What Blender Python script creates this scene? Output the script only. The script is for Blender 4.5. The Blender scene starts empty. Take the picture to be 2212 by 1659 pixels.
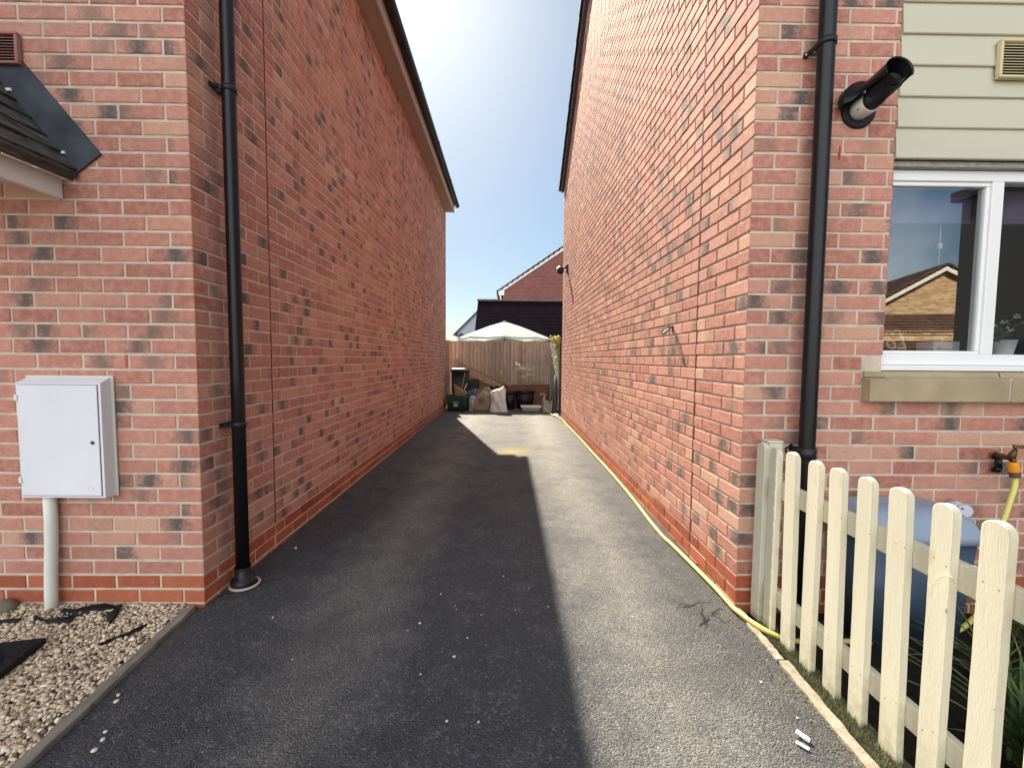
import bpy, math, random
import numpy as np
from mathutils import Vector, Matrix, noise
random.seed(7)
S = bpy.context.scene
COL = S.collection
R_ = math.radians

# ---------------------------------------------------------------- camera
f_, cx, cy = 924.0, 1106.0, 829.5
Fv = Vector((1096 - cx, 775 - cy, f_)).normalized()
a_ = -0.0083
Dv = Vector((a_, 1, -(Fv.x * a_ + Fv.y) / Fv.z)).normalized()
Rv = Dv.cross(Fv)
cam_r = Vector((Rv.x, Fv.x, -Dv.x)); cam_d = Vector((Rv.y, Fv.y, -Dv.y)); cam_f = Vector((Rv.z, Fv.z, -Dv.z))
cd = bpy.data.cameras.new('camera'); cam = bpy.data.objects.new('camera', cd); COL.objects.link(cam)
m = Matrix.Identity(4)
for i in range(3):
    m[i][0] = cam_r[i]; m[i][1] = -cam_d[i]; m[i][2] = -cam_f[i]
m[2][3] = 1.276
cam.matrix_world = m
cd.sensor_width = 36; cd.lens = 36 * f_ / 2212; cd.clip_end = 500; cd.clip_start = 0.02
S.camera = cam

# ---------------------------------------------------------------- light
SUN = Vector((-.297, 1.058, 1.0)).normalized()
sky_strength, sun_strength, exposure = 0.15, 5.0, 1.44
SKY_V, FILL_CLOUD = .57, 6.3
w = bpy.data.worlds.new('World'); S.world = w; w.use_nodes = True
nt = w.node_tree; nt.nodes.clear()
sk = nt.nodes.new('ShaderNodeTexSky'); sk.sky_type = 'NISHITA'; sk.sun_disc = False
sk.sun_elevation = math.asin(SUN.z); sk.sun_rotation = math.atan2(SUN.x, SUN.y)
sk.air_density = 1.0; sk.dust_density = 0.9; sk.ozone_density = 1.0
bg = nt.nodes.new('ShaderNodeBackground'); bg.inputs[1].default_value = sky_strength
ow = nt.nodes.new('ShaderNodeOutputWorld')
# the glow round the sun is soft, and unseen white cloud is added behind the camera and high right as fill light
def wn_(op, *a):
    o = nt.nodes.new('ShaderNodeMath'); o.operation = op
    for i, q in enumerate(a):
        if isinstance(q, (int, float)): o.inputs[i].default_value = q
        else: nt.links.new(q, o.inputs[i])
    return o.outputs[0]
gm = nt.nodes.new('ShaderNodeGamma'); gm.inputs[1].default_value = .62; nt.links.new(sk.outputs[0], gm.inputs[0])
hs = nt.nodes.new('ShaderNodeHueSaturation'); hs.inputs['Saturation'].default_value = 1.4; hs.inputs['Value'].default_value = SKY_V; nt.links.new(gm.outputs[0], hs.inputs['Color'])
tn = nt.nodes.new('ShaderNodeMix'); tn.data_type = 'RGBA'; tn.blend_type = 'MULTIPLY'; tn.inputs[0].default_value = 1; tn.inputs[7].default_value = (.90, 1.0, 1.03, 1); nt.links.new(hs.outputs[0], tn.inputs[6])
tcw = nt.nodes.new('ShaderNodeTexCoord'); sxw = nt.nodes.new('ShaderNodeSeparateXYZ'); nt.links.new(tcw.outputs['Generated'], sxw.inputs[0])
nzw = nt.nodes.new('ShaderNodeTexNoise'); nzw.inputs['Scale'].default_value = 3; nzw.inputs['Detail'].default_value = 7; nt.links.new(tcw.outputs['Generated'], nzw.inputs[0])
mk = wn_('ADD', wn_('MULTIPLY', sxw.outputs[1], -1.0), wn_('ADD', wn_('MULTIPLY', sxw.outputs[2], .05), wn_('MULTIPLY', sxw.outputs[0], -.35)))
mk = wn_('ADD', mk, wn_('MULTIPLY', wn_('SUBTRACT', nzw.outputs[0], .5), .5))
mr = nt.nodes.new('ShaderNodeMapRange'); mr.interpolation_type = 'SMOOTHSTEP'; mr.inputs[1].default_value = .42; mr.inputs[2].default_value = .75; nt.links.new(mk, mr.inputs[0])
mk2 = wn_('ADD', wn_('ADD', wn_('MULTIPLY', sxw.outputs[2], .75), wn_('MULTIPLY', sxw.outputs[0], .65)), wn_('MULTIPLY', wn_('SUBTRACT', nzw.outputs[0], .5), .4))  # second added cloud, high on the right, fills the left side wall
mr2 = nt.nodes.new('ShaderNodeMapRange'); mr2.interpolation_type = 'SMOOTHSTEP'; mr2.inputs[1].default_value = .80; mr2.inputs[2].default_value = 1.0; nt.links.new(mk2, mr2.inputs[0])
mxw = nt.nodes.new('ShaderNodeMix'); mxw.data_type = 'RGBA'; nt.links.new(wn_('MAXIMUM', mr.outputs[0], wn_('MULTIPLY', mr2.outputs[0], .35)), mxw.inputs[0]); nt.links.new(tn.outputs[2], mxw.inputs[6]); mxw.inputs[7].default_value = (FILL_CLOUD * .98, FILL_CLOUD, FILL_CLOUD * 1.02, 1)
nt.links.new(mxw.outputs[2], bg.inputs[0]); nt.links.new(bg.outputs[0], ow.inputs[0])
sl = bpy.data.lights.new('sun', 'SUN'); sl.energy = sun_strength; sl.angle = R_(0.53); sl.color = (1, .90, .73)
so = bpy.data.objects.new('sun', sl); COL.objects.link(so)
so.rotation_euler = SUN.to_track_quat('Z', 'Y').to_euler(); so.location = (0, 0, 20)
S.view_settings.view_transform = 'Standard'; S.view_settings.look = 'None'
S.view_settings.exposure = exposure; S.view_settings.gamma = 1; S.view_settings.use_curve_mapping = False
S.cycles.max_bounces = 8; S.cycles.diffuse_bounces = 4; S.cycles.transparent_max_bounces = 12
S.cycles.use_denoising = True

# ---------------------------------------------------------------- helpers
class MB:
    def __init__(s): s.v = []; s.f = []; s.m = []; s.sm = []
    def add(s, vs, fs, mi=0, sm=False):
        o = len(s.v); s.v += [tuple(p) for p in vs]
        for q in fs: s.f.append([i + o for i in q]); s.m.append(mi); s.sm.append(sm)
        return s
    def box(s, x0, x1, y0, y1, z0, z1, mi=0, M=None):
        vs = [Vector((x, y, z)) for x in (x0, x1) for y in (y0, y1) for z in (z0, z1)]
        if M is not None: vs = [M @ p for p in vs]
        return s.add(vs, [(0, 1, 3, 2), (4, 6, 7, 5), (0, 4, 5, 1), (2, 3, 7, 6), (0, 2, 6, 4), (1, 5, 7, 3)], mi)
    def bbox(s, x0, x1, y0, y1, z0, z1, b=.004, mi=0, M=None):   # chamfered box
        vs = []; 
        cs = [(x, y, z) for x in (0, 1) for y in (0, 1) for z in (0, 1)]
        X = (x0, x1); Y = (y0, y1); Z = (z0, z1); sg = (1, -1)
        for (i, j, k) in cs:
            vs.append((X[i], Y[j] + sg[j] * b, Z[k] + sg[k] * b))
            vs.append((X[i] + sg[i] * b, Y[j], Z[k] + sg[k] * b))
            vs.append((X[i] + sg[i] * b, Y[j] + sg[j] * b, Z[k]))
        I = lambda i, j, k, a: (i * 4 + j * 2 + k) * 3 + a
        fs = []
        for i in (0, 1): fs.append([I(i, 0, 0, 0), I(i, 0, 1, 0), I(i, 1, 1, 0), I(i, 1, 0, 0)])
        for j in (0, 1): fs.append([I(0, j, 0, 1), I(0, j, 1, 1), I(1, j, 1, 1), I(1, j, 0, 1)])
        for k in (0, 1): fs.append([I(0, 0, k, 2), I(0, 1, k, 2), I(1, 1, k, 2), I(1, 0, k, 2)])
        for i in (0, 1):
            for j in (0, 1): fs.append([I(i, j, 0, 0), I(i, j, 1, 0), I(i, j, 1, 1), I(i, j, 0, 1)])
            for k in (0, 1): fs.append([I(i, 0, k, 0), I(i, 1, k, 0), I(i, 1, k, 2), I(i, 0, k, 2)])
        for j in (0, 1):
            for k in (0, 1): fs.append([I(0, j, k, 1), I(1, j, k, 1), I(1, j, k, 2), I(0, j, k, 2)])
        for i in (0, 1):
            for j in (0, 1):
                for k in (0, 1): fs.append([I(i, j, k, 0), I(i, j, k, 1), I(i, j, k, 2)])
        vs = [Vector(p) for p in vs]
        if M is not None: vs = [M @ p for p in vs]
        return s.add(vs, fs, mi)
    def tube(s, pts, r, n=12, mi=0, cap=True, sm=True):
        pts = [Vector(p) for p in pts]
        rs = r if isinstance(r, (list, tuple)) else [r] * len(pts)
        vs = []; up = None
        for i, p in enumerate(pts):
            t = (pts[min(i + 1, len(pts) - 1)] - pts[max(i - 1, 0)]).normalized()
            if up is None:
                up = Vector((0, 0, 1)) if abs(t.z) < .9 else Vector((1, 0, 0))
            b = t.cross(up).normalized(); up = b.cross(t).normalized()
            for k in range(n):
                a = 2 * math.pi * k / n
                vs.append(p + (b * math.cos(a) + up * math.sin(a)) * rs[i])
        fs = []
        for i in range(len(pts) - 1):
            for k in range(n):
                fs.append([i * n + k, i * n + (k + 1) % n, (i + 1) * n + (k + 1) % n, (i + 1) * n + k])
        s.add(vs, fs, mi, sm)
        if cap:
            o = len(s.v) - len(vs)
            s.f.append([o + k for k in range(n)]); s.m.append(mi); s.sm.append(False)
            s.f.append([o + (len(pts) - 1) * n + k for k in range(n)][::-1]); s.m.append(mi); s.sm.append(False)
        return s
    def lathe(s, prof, c=(0, 0, 0), n=24, mi=0, M=None, sm=True, sx=1, sy=1):
        vs = []; fs = []
        for (r, z) in prof:
            for k in range(n):
                a = 2 * math.pi * k / n
                p = Vector((r * math.cos(a) * sx, r * math.sin(a) * sy, z))
                if M is not None: p = M @ p
                vs.append(p + Vector(c))
        for i in range(len(prof) - 1):
            for k in range(n):
                fs.append([i * n + k, i * n + (k + 1) % n, (i + 1) * n + (k + 1) % n, (i + 1) * n + k])
        return s.add(vs, fs, mi, sm)
    def prism(s, poly, fn, t0, t1, mi=0):       # poly 2d, fn(a,b,t)->xyz
        n = len(poly)
        vs = [fn(a, b, t0) for a, b in poly] + [fn(a, b, t1) for a, b in poly]
        fs = [list(range(n)), list(range(2 * n - 1, n - 1, -1))] + [[i, (i + 1) % n, n + (i + 1) % n, n + i] for i in range(n)]
        return s.add(vs, fs, mi)
    def build(s, name, mats, parent=None, normals=True):
        me = bpy.data.meshes.new(name)
        me.from_pydata(s.v, [], s.f)
        if not isinstance(mats, (list, tuple)): mats = [mats]
        for mt in mats: me.materials.append(mt)
        me.polygons.foreach_set('material_index', s.m)
        me.polygons.foreach_set('use_smooth', s.sm)
        if normals:
            import bmesh
            bm = bmesh.new(); bm.from_mesh(me); bmesh.ops.recalc_face_normals(bm, faces=bm.faces); bm.to_mesh(me); bm.free()
        me.update()
        o = bpy.data.objects.new(name, me); COL.objects.link(o)
        if parent is not None: o.parent = parent
        return o
def tag(o, label=None, cat=None, group=None, kind=None):
    if label: o['label'] = label
    if cat: o['category'] = cat
    if group: o['group'] = group
    if kind: o['kind'] = kind
    return o
def thing(name, label, cat, loc=(0, 0, 0), group=None):
    o = bpy.data.objects.new(name, None); COL.objects.link(o); o.location = loc; o.empty_display_size = .1
    return tag(o, label, cat, group)
def part(mb, name, mats, root):
    """mesh given in world coordinates, parented to a root Empty at its own location"""
    o = mb.build(name, mats, root)
    r = root; off = Vector((0, 0, 0))
    while r is not None: off += Vector(r.location); r = r.parent
    o.data.transform(Matrix.Translation(-off))
    return o

# ---------------------------------------------------------------- materials
def mat(name, col=(.5, .5, .5), rough=.7, spec=.3, metal=0.0, var=0.0, scale=8, bump=0.0, bscale=60, stretch=(1, 1, 1), col2=None, detail=6, coat=0, trans=0):
    mt = bpy.data.materials.new(name); mt.use_nodes = True
    n = mt.node_tree.nodes; L = mt.node_tree.links; b = n['Principled BSDF']
    b.inputs['Base Color'].default_value = (*col, 1); b.inputs['Roughness'].default_value = rough
    b.inputs['Specular IOR Level'].default_value = spec; b.inputs['Metallic'].default_value = metal
    if coat: b.inputs['Coat Weight'].default_value = coat
    if trans: b.inputs['Transmission Weight'].default_value = trans
    tc = n.new('ShaderNodeTexCoord'); mp = n.new('ShaderNodeMapping'); mp.inputs['Scale'].default_value = stretch
    L.new(tc.outputs['Object'], mp.inputs[0])
    if var > 0 or col2:
        nz = n.new('ShaderNodeTexNoise'); nz.inputs['Scale'].default_value = scale; nz.inputs['Detail'].default_value = detail
        L.new(mp.outputs[0], nz.inputs[0])
        rp = n.new('ShaderNodeValToRGB')
        c1 = tuple(c * (1 - var) for c in col); c2 = col2 if col2 else tuple(min(1, c * (1 + var)) for c in col)
        rp.color_ramp.elements[0].position = .3; rp.color_ramp.elements[1].position = .7
        rp.color_ramp.elements[0].color = (*c1, 1); rp.color_ramp.elements[1].color = (*c2, 1)
        L.new(nz.outputs[0], rp.inputs[0]); L.new(rp.outputs[0], b.inputs['Base Color'])
    if bump > 0:
        n2 = n.new('ShaderNodeTexNoise'); n2.inputs['Scale'].default_value = bscale; n2.inputs['Detail'].default_value = 5
        L.new(mp.outputs[0], n2.inputs[0])
        bp = n.new('ShaderNodeBump'); bp.inputs['Strength'].default_value = bump; bp.inputs['Distance'].default_value = .01
        L.new(n2.outputs[0], bp.inputs['Height']); L.new(bp.outputs[0], b.inputs['Normal'])
    return mt
class NT:
    def __init__(s, mt): s.n = mt.node_tree.nodes; s.L = mt.node_tree.links
    def new(s, t, **k):
        o = s.n.new('ShaderNode' + t)
        for a, v in k.items(): setattr(o, a, v)
        return o
    def link(s, a, b): s.L.new(a, b)
    def math(s, op, a, b=None, c=None, clamp=False):
        o = s.new('Math', operation=op, use_clamp=clamp)
        for i, q in enumerate((a, b, c)):
            if q is None: continue
            if isinstance(q, (int, float)): o.inputs[i].default_value = q
            else: s.link(q, o.inputs[i])
        return o.outputs[0]
    def mix(s, f, a, b, bt='MIX'):
        o = s.new('Mix', data_type='RGBA', blend_type=bt)
        for i, q in zip((0, 6, 7), (f, a, b)):
            if isinstance(q, (int, float)): o.inputs[i].default_value = q
            elif isinstance(q, tuple): o.inputs[i].default_value = (*q, 1)
            else: s.link(q, o.inputs[i])
        return o.outputs[2]
    def noise(s, vec, scale, detail=4, rough=.55):
        o = s.new('TexNoise'); o.inputs['Scale'].default_value = scale; o.inputs['Detail'].default_value = detail
        o.inputs['Roughness'].default_value = rough; s.link(vec, o.inputs[0]); return o.outputs[0]
    def ramp(s, v, stops):
        o = s.new('ValToRGB'); e = o.color_ramp.elements
        while len(e) < len(stops): e.new(.5)
        for q, (p, c) in zip(e, stops): q.position = p; q.color = (*c, 1) if isinstance(c, tuple) else (c, c, c, 1)
        s.link(v, o.inputs[0]); return o.outputs[0]
    def bump(s, h, st=.3, d=.01, nrm=None):
        o = s.new('Bump'); o.inputs['Strength'].default_value = st; o.inputs['Distance'].default_value = d
        s.link(h, o.inputs['Height'])
        if nrm: s.link(nrm, o.inputs['Normal'])
        return o.outputs[0]

def brick_mat(name):
    mt = bpy.data.materials.new(name); mt.use_nodes = True; t = NT(mt); b = t.n['Principled BSDF']
    at = t.new('Attribute', attribute_name='bc'); uv = t.new('UVMap', uv_map='uv'); tc = t.new('TexCoord')
    sp = t.new('SeparateColor'); t.link(at.outputs['Color'], sp.inputs[0]); r1, r2, r3 = sp.outputs[0], sp.outputs[1], sp.outputs[2]
    su = t.new('SeparateXYZ'); t.link(uv.outputs[0], su.inputs[0]); u, v = su.outputs[0], su.outputs[1]
    O = tc.outputs['Object']
    base = t.ramp(r1, [(0, (.36, .135, .105)), (.3, (.43, .178, .138)), (.65, (.49, .215, .168)), (.93, (.52, .26, .19)), (1, (.55, .34, .235))])
    n1 = t.noise(O, 26, 5, .6); n2 = t.noise(O, 260, 3, .6); n3 = t.noise(O, 70, 4, .65)
    base = t.mix(t.math('MULTIPLY', t.ramp(n1, [(.42, 0.0), (.68, 1.0)]), .45), base, (.66, .37, .26))
    base = t.mix(t.math('MULTIPLY', t.ramp(n3, [(.56, 0.0), (.72, 1.0)]), .35), base, (.34, .115, .09))
    # dark flashed patch: present where r2 is high, centre at r3
    du = t.math('SUBTRACT', u, t.math('MULTIPLY_ADD', r3, .9, .05))
    du = t.math('MULTIPLY', t.math('ABSOLUTE', du), 2.7)
    du = t.math('ADD', du, t.math('MULTIPLY', t.math('SUBTRACT', n1, .5), 1.6))
    du = t.math('ADD', du, t.math('MULTIPLY', t.math('SUBTRACT', n3, .5), 1.2))
    mk = t.math('SUBTRACT', 1.0, t.ramp(du, [(.10, 0.0), (1.0, 1.0)]))
    mk = t.math('MULTIPLY', mk, t.ramp(r2, [(.60, 0.0), (.76, .55), (.92, .95)]))
    halo = t.math('MULTIPLY', t.ramp(r2, [(.45, 0.0), (.8, .35)]), t.math('SUBTRACT', 1.0, t.ramp(du, [(.5, 0.0), (1.0, 1.0)])))
    base = t.mix(halo, base, (.40, .26, .16))
    base = t.mix(mk, base, (.105, .088, .090))
    # pale bloom at the top/bottom edges of some bricks
    ed = t.math('MAXIMUM', t.math('ABSOLUTE', t.math('SUBTRACT', v, .5)), t.math('MULTIPLY_ADD', t.math('ABSOLUTE', t.math('SUBTRACT', u, .5)), 3.3, -1.15))
    ed = t.math('MULTIPLY', t.ramp(t.math('ADD', ed, t.math('MULTIPLY', t.math('SUBTRACT', n3, .5), .5)), [(.45, 0.0), (.62, 1.0)]), .42)
    base = t.mix(ed, base, (.58, .45, .36))
    lg = t.noise(O, .9, 5, .6); base = t.mix(.30, base, t.ramp(lg, [(.3, .34), (.7, .66)]), 'OVERLAY')
    bl = t.noise(O, 2.7, 6, .7); base = t.mix(t.math('MULTIPLY', t.ramp(bl, [(.58, 0.0), (.74, 1.0)]), .22), base, (.62, .52, .45))
    sz = t.new('SeparateXYZ'); t.link(O, sz.inputs[0]); spl = t.math('SUBTRACT', 1.0, t.math('MULTIPLY', sz.outputs[2], 2.2), clamp=True)
    base = t.mix(t.math('MULTIPLY', spl, t.math('MULTIPLY', t.ramp(n1, [(.4, 0.0), (.65, 1.0)]), .35)), base, (.22, .14, .10))
    sk_ = t.noise(O, 95, 2, .5); base = t.mix(t.math('MULTIPLY', t.ramp(sk_, [(.70, 0.0), (.75, 1.0)]), .75), base, (.09, .06, .055))
    base = t.mix(.42, base, t.ramp(n2, [(.3, .25), (.7, .75)]), 'OVERLAY')
    t.link(base, b.inputs['Base Color']); b.inputs['Roughness'].default_value = .82; b.inputs['Specular IOR Level'].default_value = .35
    h = t.math('ADD', t.math('MULTIPLY', n2, .5), t.math('ADD', t.math('MULTIPLY', n3, .9), t.math('MULTIPLY', n1, .6)))
    t.link(t.bump(h, .85, .005), b.inputs['Normal'])
    return mt
def plinth_mat():
    mt = bpy.data.materials.new('smooth_red_brick'); mt.use_nodes = True; t = NT(mt); b = t.n['Principled BSDF']
    at = t.new('Attribute', attribute_name='bc'); tc = t.new('TexCoord'); sp = t.new('SeparateColor'); t.link(at.outputs['Color'], sp.inputs[0])
    O = tc.outputs['Object']
    base = t.ramp(sp.outputs[0], [(0, (.27, .062, .028)), (.6, (.35, .085, .036)), (1, (.40, .115, .05))])
    n1 = t.noise(O, 20, 6, .6); n2 = t.noise(O, 120, 3)
    base = t.mix(t.math('MULTIPLY', t.ramp(n1, [(.5, 0.0), (.75, 1.0)]), .35), base, (.50, .24, .17))
    base = t.mix(t.math('MULTIPLY', t.ramp(t.noise(O, 55, 5, .7), [(.66, 0.0), (.72, 1.0)]), .5), base, (.5, .42, .36))
    t.link(base, b.inputs['Base Color']); b.inputs['Roughness'].default_value = .6
    t.link(t.bump(n2, .15, .003), b.inputs['Normal']); return mt
def mortar_mat(name='mortar', c=(.60, .51, .405)):
    mt = mat(name, c, rough=.95, spec=.1, var=.16, scale=14, bump=.6, bscale=220); return mt
BRICK = brick_mat('red_brick'); PLINTH = plinth_mat(); MORTAR = mortar_mat()
def brick_tex_mat(name, c1, c2, cm, sc=1.0, rough=.85):
    mt = bpy.data.materials.new(name); mt.use_nodes = True; t = NT(mt); b = t.n['Principled BSDF']
    tc = t.new('TexCoord'); sx = t.new('SeparateXYZ'); t.link(tc.outputs['Object'], sx.inputs[0])
    cb = t.new('CombineXYZ'); t.link(t.math('ADD', sx.outputs[0], sx.outputs[1]), cb.inputs[0]); t.link(sx.outputs[2], cb.inputs[1])
    bk = t.new('TexBrick'); bk.inputs['Scale'].default_value = sc
    bk.inputs['Brick Width'].default_value = .225; bk.inputs['Row Height'].default_value = .075; bk.inputs['Mortar Size'].default_value = .006; bk.offset = .5
    bk.inputs['Color1'].default_value = (*c1, 1); bk.inputs['Color2'].default_value = (*c2, 1); bk.inputs['Mortar'].default_value = (*cm, 1)
    bk.inputs['Bias'].default_value = -.2
    t.link(cb.outputs[0], bk.inputs['Vector'])
    n = t.noise(tc.outputs['Object'], 1.3, 4)
    t.link(t.mix(.35, bk.outputs[0], t.ramp(n, [(.3, .3), (.7, .7)]), 'OVERLAY'), b.inputs['Base Color'])
    b.inputs['Roughness'].default_value = rough; t.link(t.bump(bk.outputs['Fac'], .4, -.004), b.inputs['Normal']); return mt

def asphalt_mat():
    mt = bpy.data.materials.new('asphalt'); mt.use_nodes = True; t = NT(mt); b = t.n['Principled BSDF']
    tc = t.new('TexCoord'); O = tc.outputs['Object']; sx = t.new('SeparateXYZ'); t.link(O, sx.inputs[0])
    v = t.new('TexVoronoi'); v.inputs['Scale'].default_value = 175; t.link(O, v.inputs['Vector'])
    v2 = t.new('TexVoronoi'); v2.inputs['Scale'].default_value = 95; t.link(O, v2.inputs['Vector'])
    sc = t.new('SeparateColor'); t.link(v.outputs['Color'], sc.inputs[0]); s2 = t.new('SeparateColor'); t.link(v2.outputs['Color'], s2.inputs[0])
    big = t.noise(O, 1.1, 5, .6); med = t.noise(O, 6, 6, .65); fine = t.noise(O, 42, 5, .7)
    # wheel tracks (paler, worn) run along the drive; edges are darker and mossier
    x = t.math('ADD', sx.outputs[0], t.math('MULTIPLY', t.math('SUBTRACT', big, .5), .5))
    tr = t.math('SUBTRACT', 1.0, t.math('MULTIPLY', t.math('ABSOLUTE', t.math('SUBTRACT', x, .62)), 2.6), clamp=True)
    tl = t.math('SUBTRACT', 1.0, t.math('MULTIPLY', t.math('ABSOLUTE', t.math('ADD', x, .75)), 2.6), clamp=True)
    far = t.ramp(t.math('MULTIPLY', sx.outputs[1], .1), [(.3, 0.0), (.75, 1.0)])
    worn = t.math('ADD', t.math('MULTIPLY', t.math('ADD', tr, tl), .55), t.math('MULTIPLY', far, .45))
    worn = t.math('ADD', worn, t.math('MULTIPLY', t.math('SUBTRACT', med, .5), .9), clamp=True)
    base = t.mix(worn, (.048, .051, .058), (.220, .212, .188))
    st = t.ramp(sc.outputs[0], [(0, .55), (.45, .9), (.8, 1.12), (.95, 1.4), (1, 2.2)])
    base = t.mix(1.0, base, st, 'MULTIPLY')
    base = t.mix(t.math('MULTIPLY', t.ramp(s2.outputs[1], [(.90, 0.0), (.98, 1.0)]), .30), base, (.26, .25, .23))
    base = t.mix(t.math('MULTIPLY', t.ramp(fine, [(.55, 0.0), (.75, 1.0)]), .5), base, (.035, .034, .033))
    dmp = t.noise(O, 1.9, 4, .5); base = t.mix(t.math('MULTIPLY', t.ramp(dmp, [(.50, 0.0), (.66, 1.0)]), .42), base, (.034, .034, .036))
    ex = t.math('MULTIPLY', t.math('SUBTRACT', t.math('ABSOLUTE', t.math('ADD', sx.outputs[0], .175)), 1.12), 4.0, clamp=True)
    ex = t.math('MULTIPLY', ex, t.ramp(med, [(.42, 0.0), (.62, 1.0)])); base = t.mix(t.math('MULTIPLY', ex, .6), base, (.075, .066, .042))
    sp1 = t.noise(O, 14, 3, .7); base = t.mix(t.math('MULTIPLY', t.ramp(sp1, [(.66, 0.0), (.72, 1.0)]), .5), base, (.030, .028, .026))
    # moss-yellow stain up the drive
    c = t.new('VectorMath', operation='SUBTRACT'); t.link(O, c.inputs[0]); c.inputs[1].default_value = (.08, 5.85, 0)
    c2 = t.new('VectorMath', operation='MULTIPLY'); t.link(c.outputs[0], c2.inputs[0]); c2.inputs[1].default_value = (3.0, 2.4, 0)
    ln = t.new('VectorMath', operation='LENGTH'); t.link(c2.outputs[0], ln.inputs[0])
    mk = t.math('SUBTRACT', 1.0, t.math('ADD', ln.outputs['Value'], t.math('MULTIPLY', t.math('SUBTRACT', med, .5), .9)), clamp=True)
    base = t.mix(t.math('MULTIPLY', mk, .9), base, (.27, .22, .06))
    t.link(base, b.inputs['Base Color']); b.inputs['Roughness'].default_value = .78; b.inputs['Specular IOR Level'].default_value = .45
    h = t.math('ADD', t.math('MULTIPLY', v.outputs['Distance'], -1.0), t.math('ADD', t.math('MULTIPLY', fine, .8), t.math('MULTIPLY', v2.outputs['Distance'], -.6)))
    t.link(t.bump(h, .9, .006, t.bump(med, .35, .02)), b.inputs['Normal']); return mt
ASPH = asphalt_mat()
def cream_mat():
    mt = mat('cream_paint', (.62, .585, .455), rough=.62, var=.06, scale=9, bump=.13, bscale=340, stretch=(1, 1, .10)); t = NT(mt); b = t.n['Principled BSDF']
    tc = t.new('TexCoord'); O = tc.outputs['Object']; old = b.inputs['Base Color'].links[0].from_socket
    mp = t.new('Mapping'); mp.inputs['Scale'].default_value = (1, 1, .45); t.link(O, mp.inputs[0])
    kn = t.new('TexVoronoi'); kn.inputs['Scale'].default_value = 11; t.link(mp.outputs[0], kn.inputs['Vector'])
    base = t.mix(t.ramp(kn.outputs['Distance'], [(.06, .45), (.16, 0.0)]), old, (.42, .33, .19))
    chip = t.noise(O, 60, 4, .7); base = t.mix(t.math('MULTIPLY', t.ramp(chip, [(.66, 0.0), (.70, 1.0)]), .7), base, (.30, .22, .13))
    mp2 = t.new('Mapping'); mp2.inputs['Scale'].default_value = (1, 1, .06); t.link(O, mp2.inputs[0]); gr_ = t.noise(mp2.outputs[0], 110, 4, .6)
    base = t.mix(t.math('MULTIPLY', t.ramp(gr_, [(.5, 0.0), (.7, 1.0)]), .22), base, (.45, .37, .24))
    sz = t.new('SeparateXYZ'); t.link(O, sz.inputs[0]); low = t.math('SUBTRACT', 1.0, t.math('MULTIPLY', sz.outputs[2], 5.0), clamp=True)
    base = t.mix(t.math('MULTIPLY', low, t.math('MULTIPLY', t.ramp(t.noise(O, 25, 5, .7), [(.35, 0.0), (.6, 1.0)]), .55)), base, (.26, .25, .14))
    t.link(base, b.inputs['Base Color']); return mt

CREAM = cream_mat()
HOLE = mat('nail_hole', (.05, .04, .03), rough=.9)
BLACKP = mat('black_pvc', (.006, .006, .008), rough=.36, spec=.35, var=.25, scale=4)
BLACKM = mat('black_plastic', (.012, .012, .016), rough=.45, spec=.4, var=.3, scale=6)
WHITEP = mat('white_upvc', (.80, .80, .80), rough=.3, spec=.5, var=.02, scale=4)
METER = mat('white_grp', (.66, .67, .72), rough=.55, col2=(.76, .765, .80), scale=3.5, bump=.3, bscale=300, stretch=(1, 1, .4))
LEAD = mat('lead_sheet', (.055, .062, .075), rough=.6, metal=.3, var=.35, scale=7, bump=.2, bscale=12)
TILE = mat('slate_tile', (.028, .026, .030), rough=.8, var=.5, scale=10, bump=.6, bscale=60)
TILEM = mat('weathered_tile', (.022, .021, .022), rough=.85, col2=(.12, .11, .10), scale=28, bump=.8, bscale=70, stretch=(1, .35, 1))
SEAL = mat('red_sealant', (.11, .03, .025), rough=.8)
STONE = mat('cast_stone', (.42, .33, .205), rough=.9, col2=(.31, .25, .155), var=0, scale=6, bump=.35, bscale=90)
STONE.name = 'cast_stone'
CLAD = mat('sage_cladding', (.52, .50, .385), rough=.6, var=.03, scale=3, bump=.08, bscale=30, stretch=(.2, 1, 4))
VENTC = mat('cream_plastic', (.60, .52, .30), rough=.5)
TERRA = mat('terracotta', (.33, .09, .045), rough=.7, var=.15, scale=20)
VENTR = mat('brown_red_plastic', (.34, .15, .13), rough=.5, var=.08)
BOARD = mat('white_board', (.72, .70, .66), rough=.5, var=.05, scale=4)
BOARDD = mat('purple_brown_board', (.10, .075, .08), rough=.55, var=.1)
SOFF = mat('soffit_cream', (.36, .27, .225), rough=.6, var=.06)
def O_(t, tc): return tc.outputs['Object']
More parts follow.
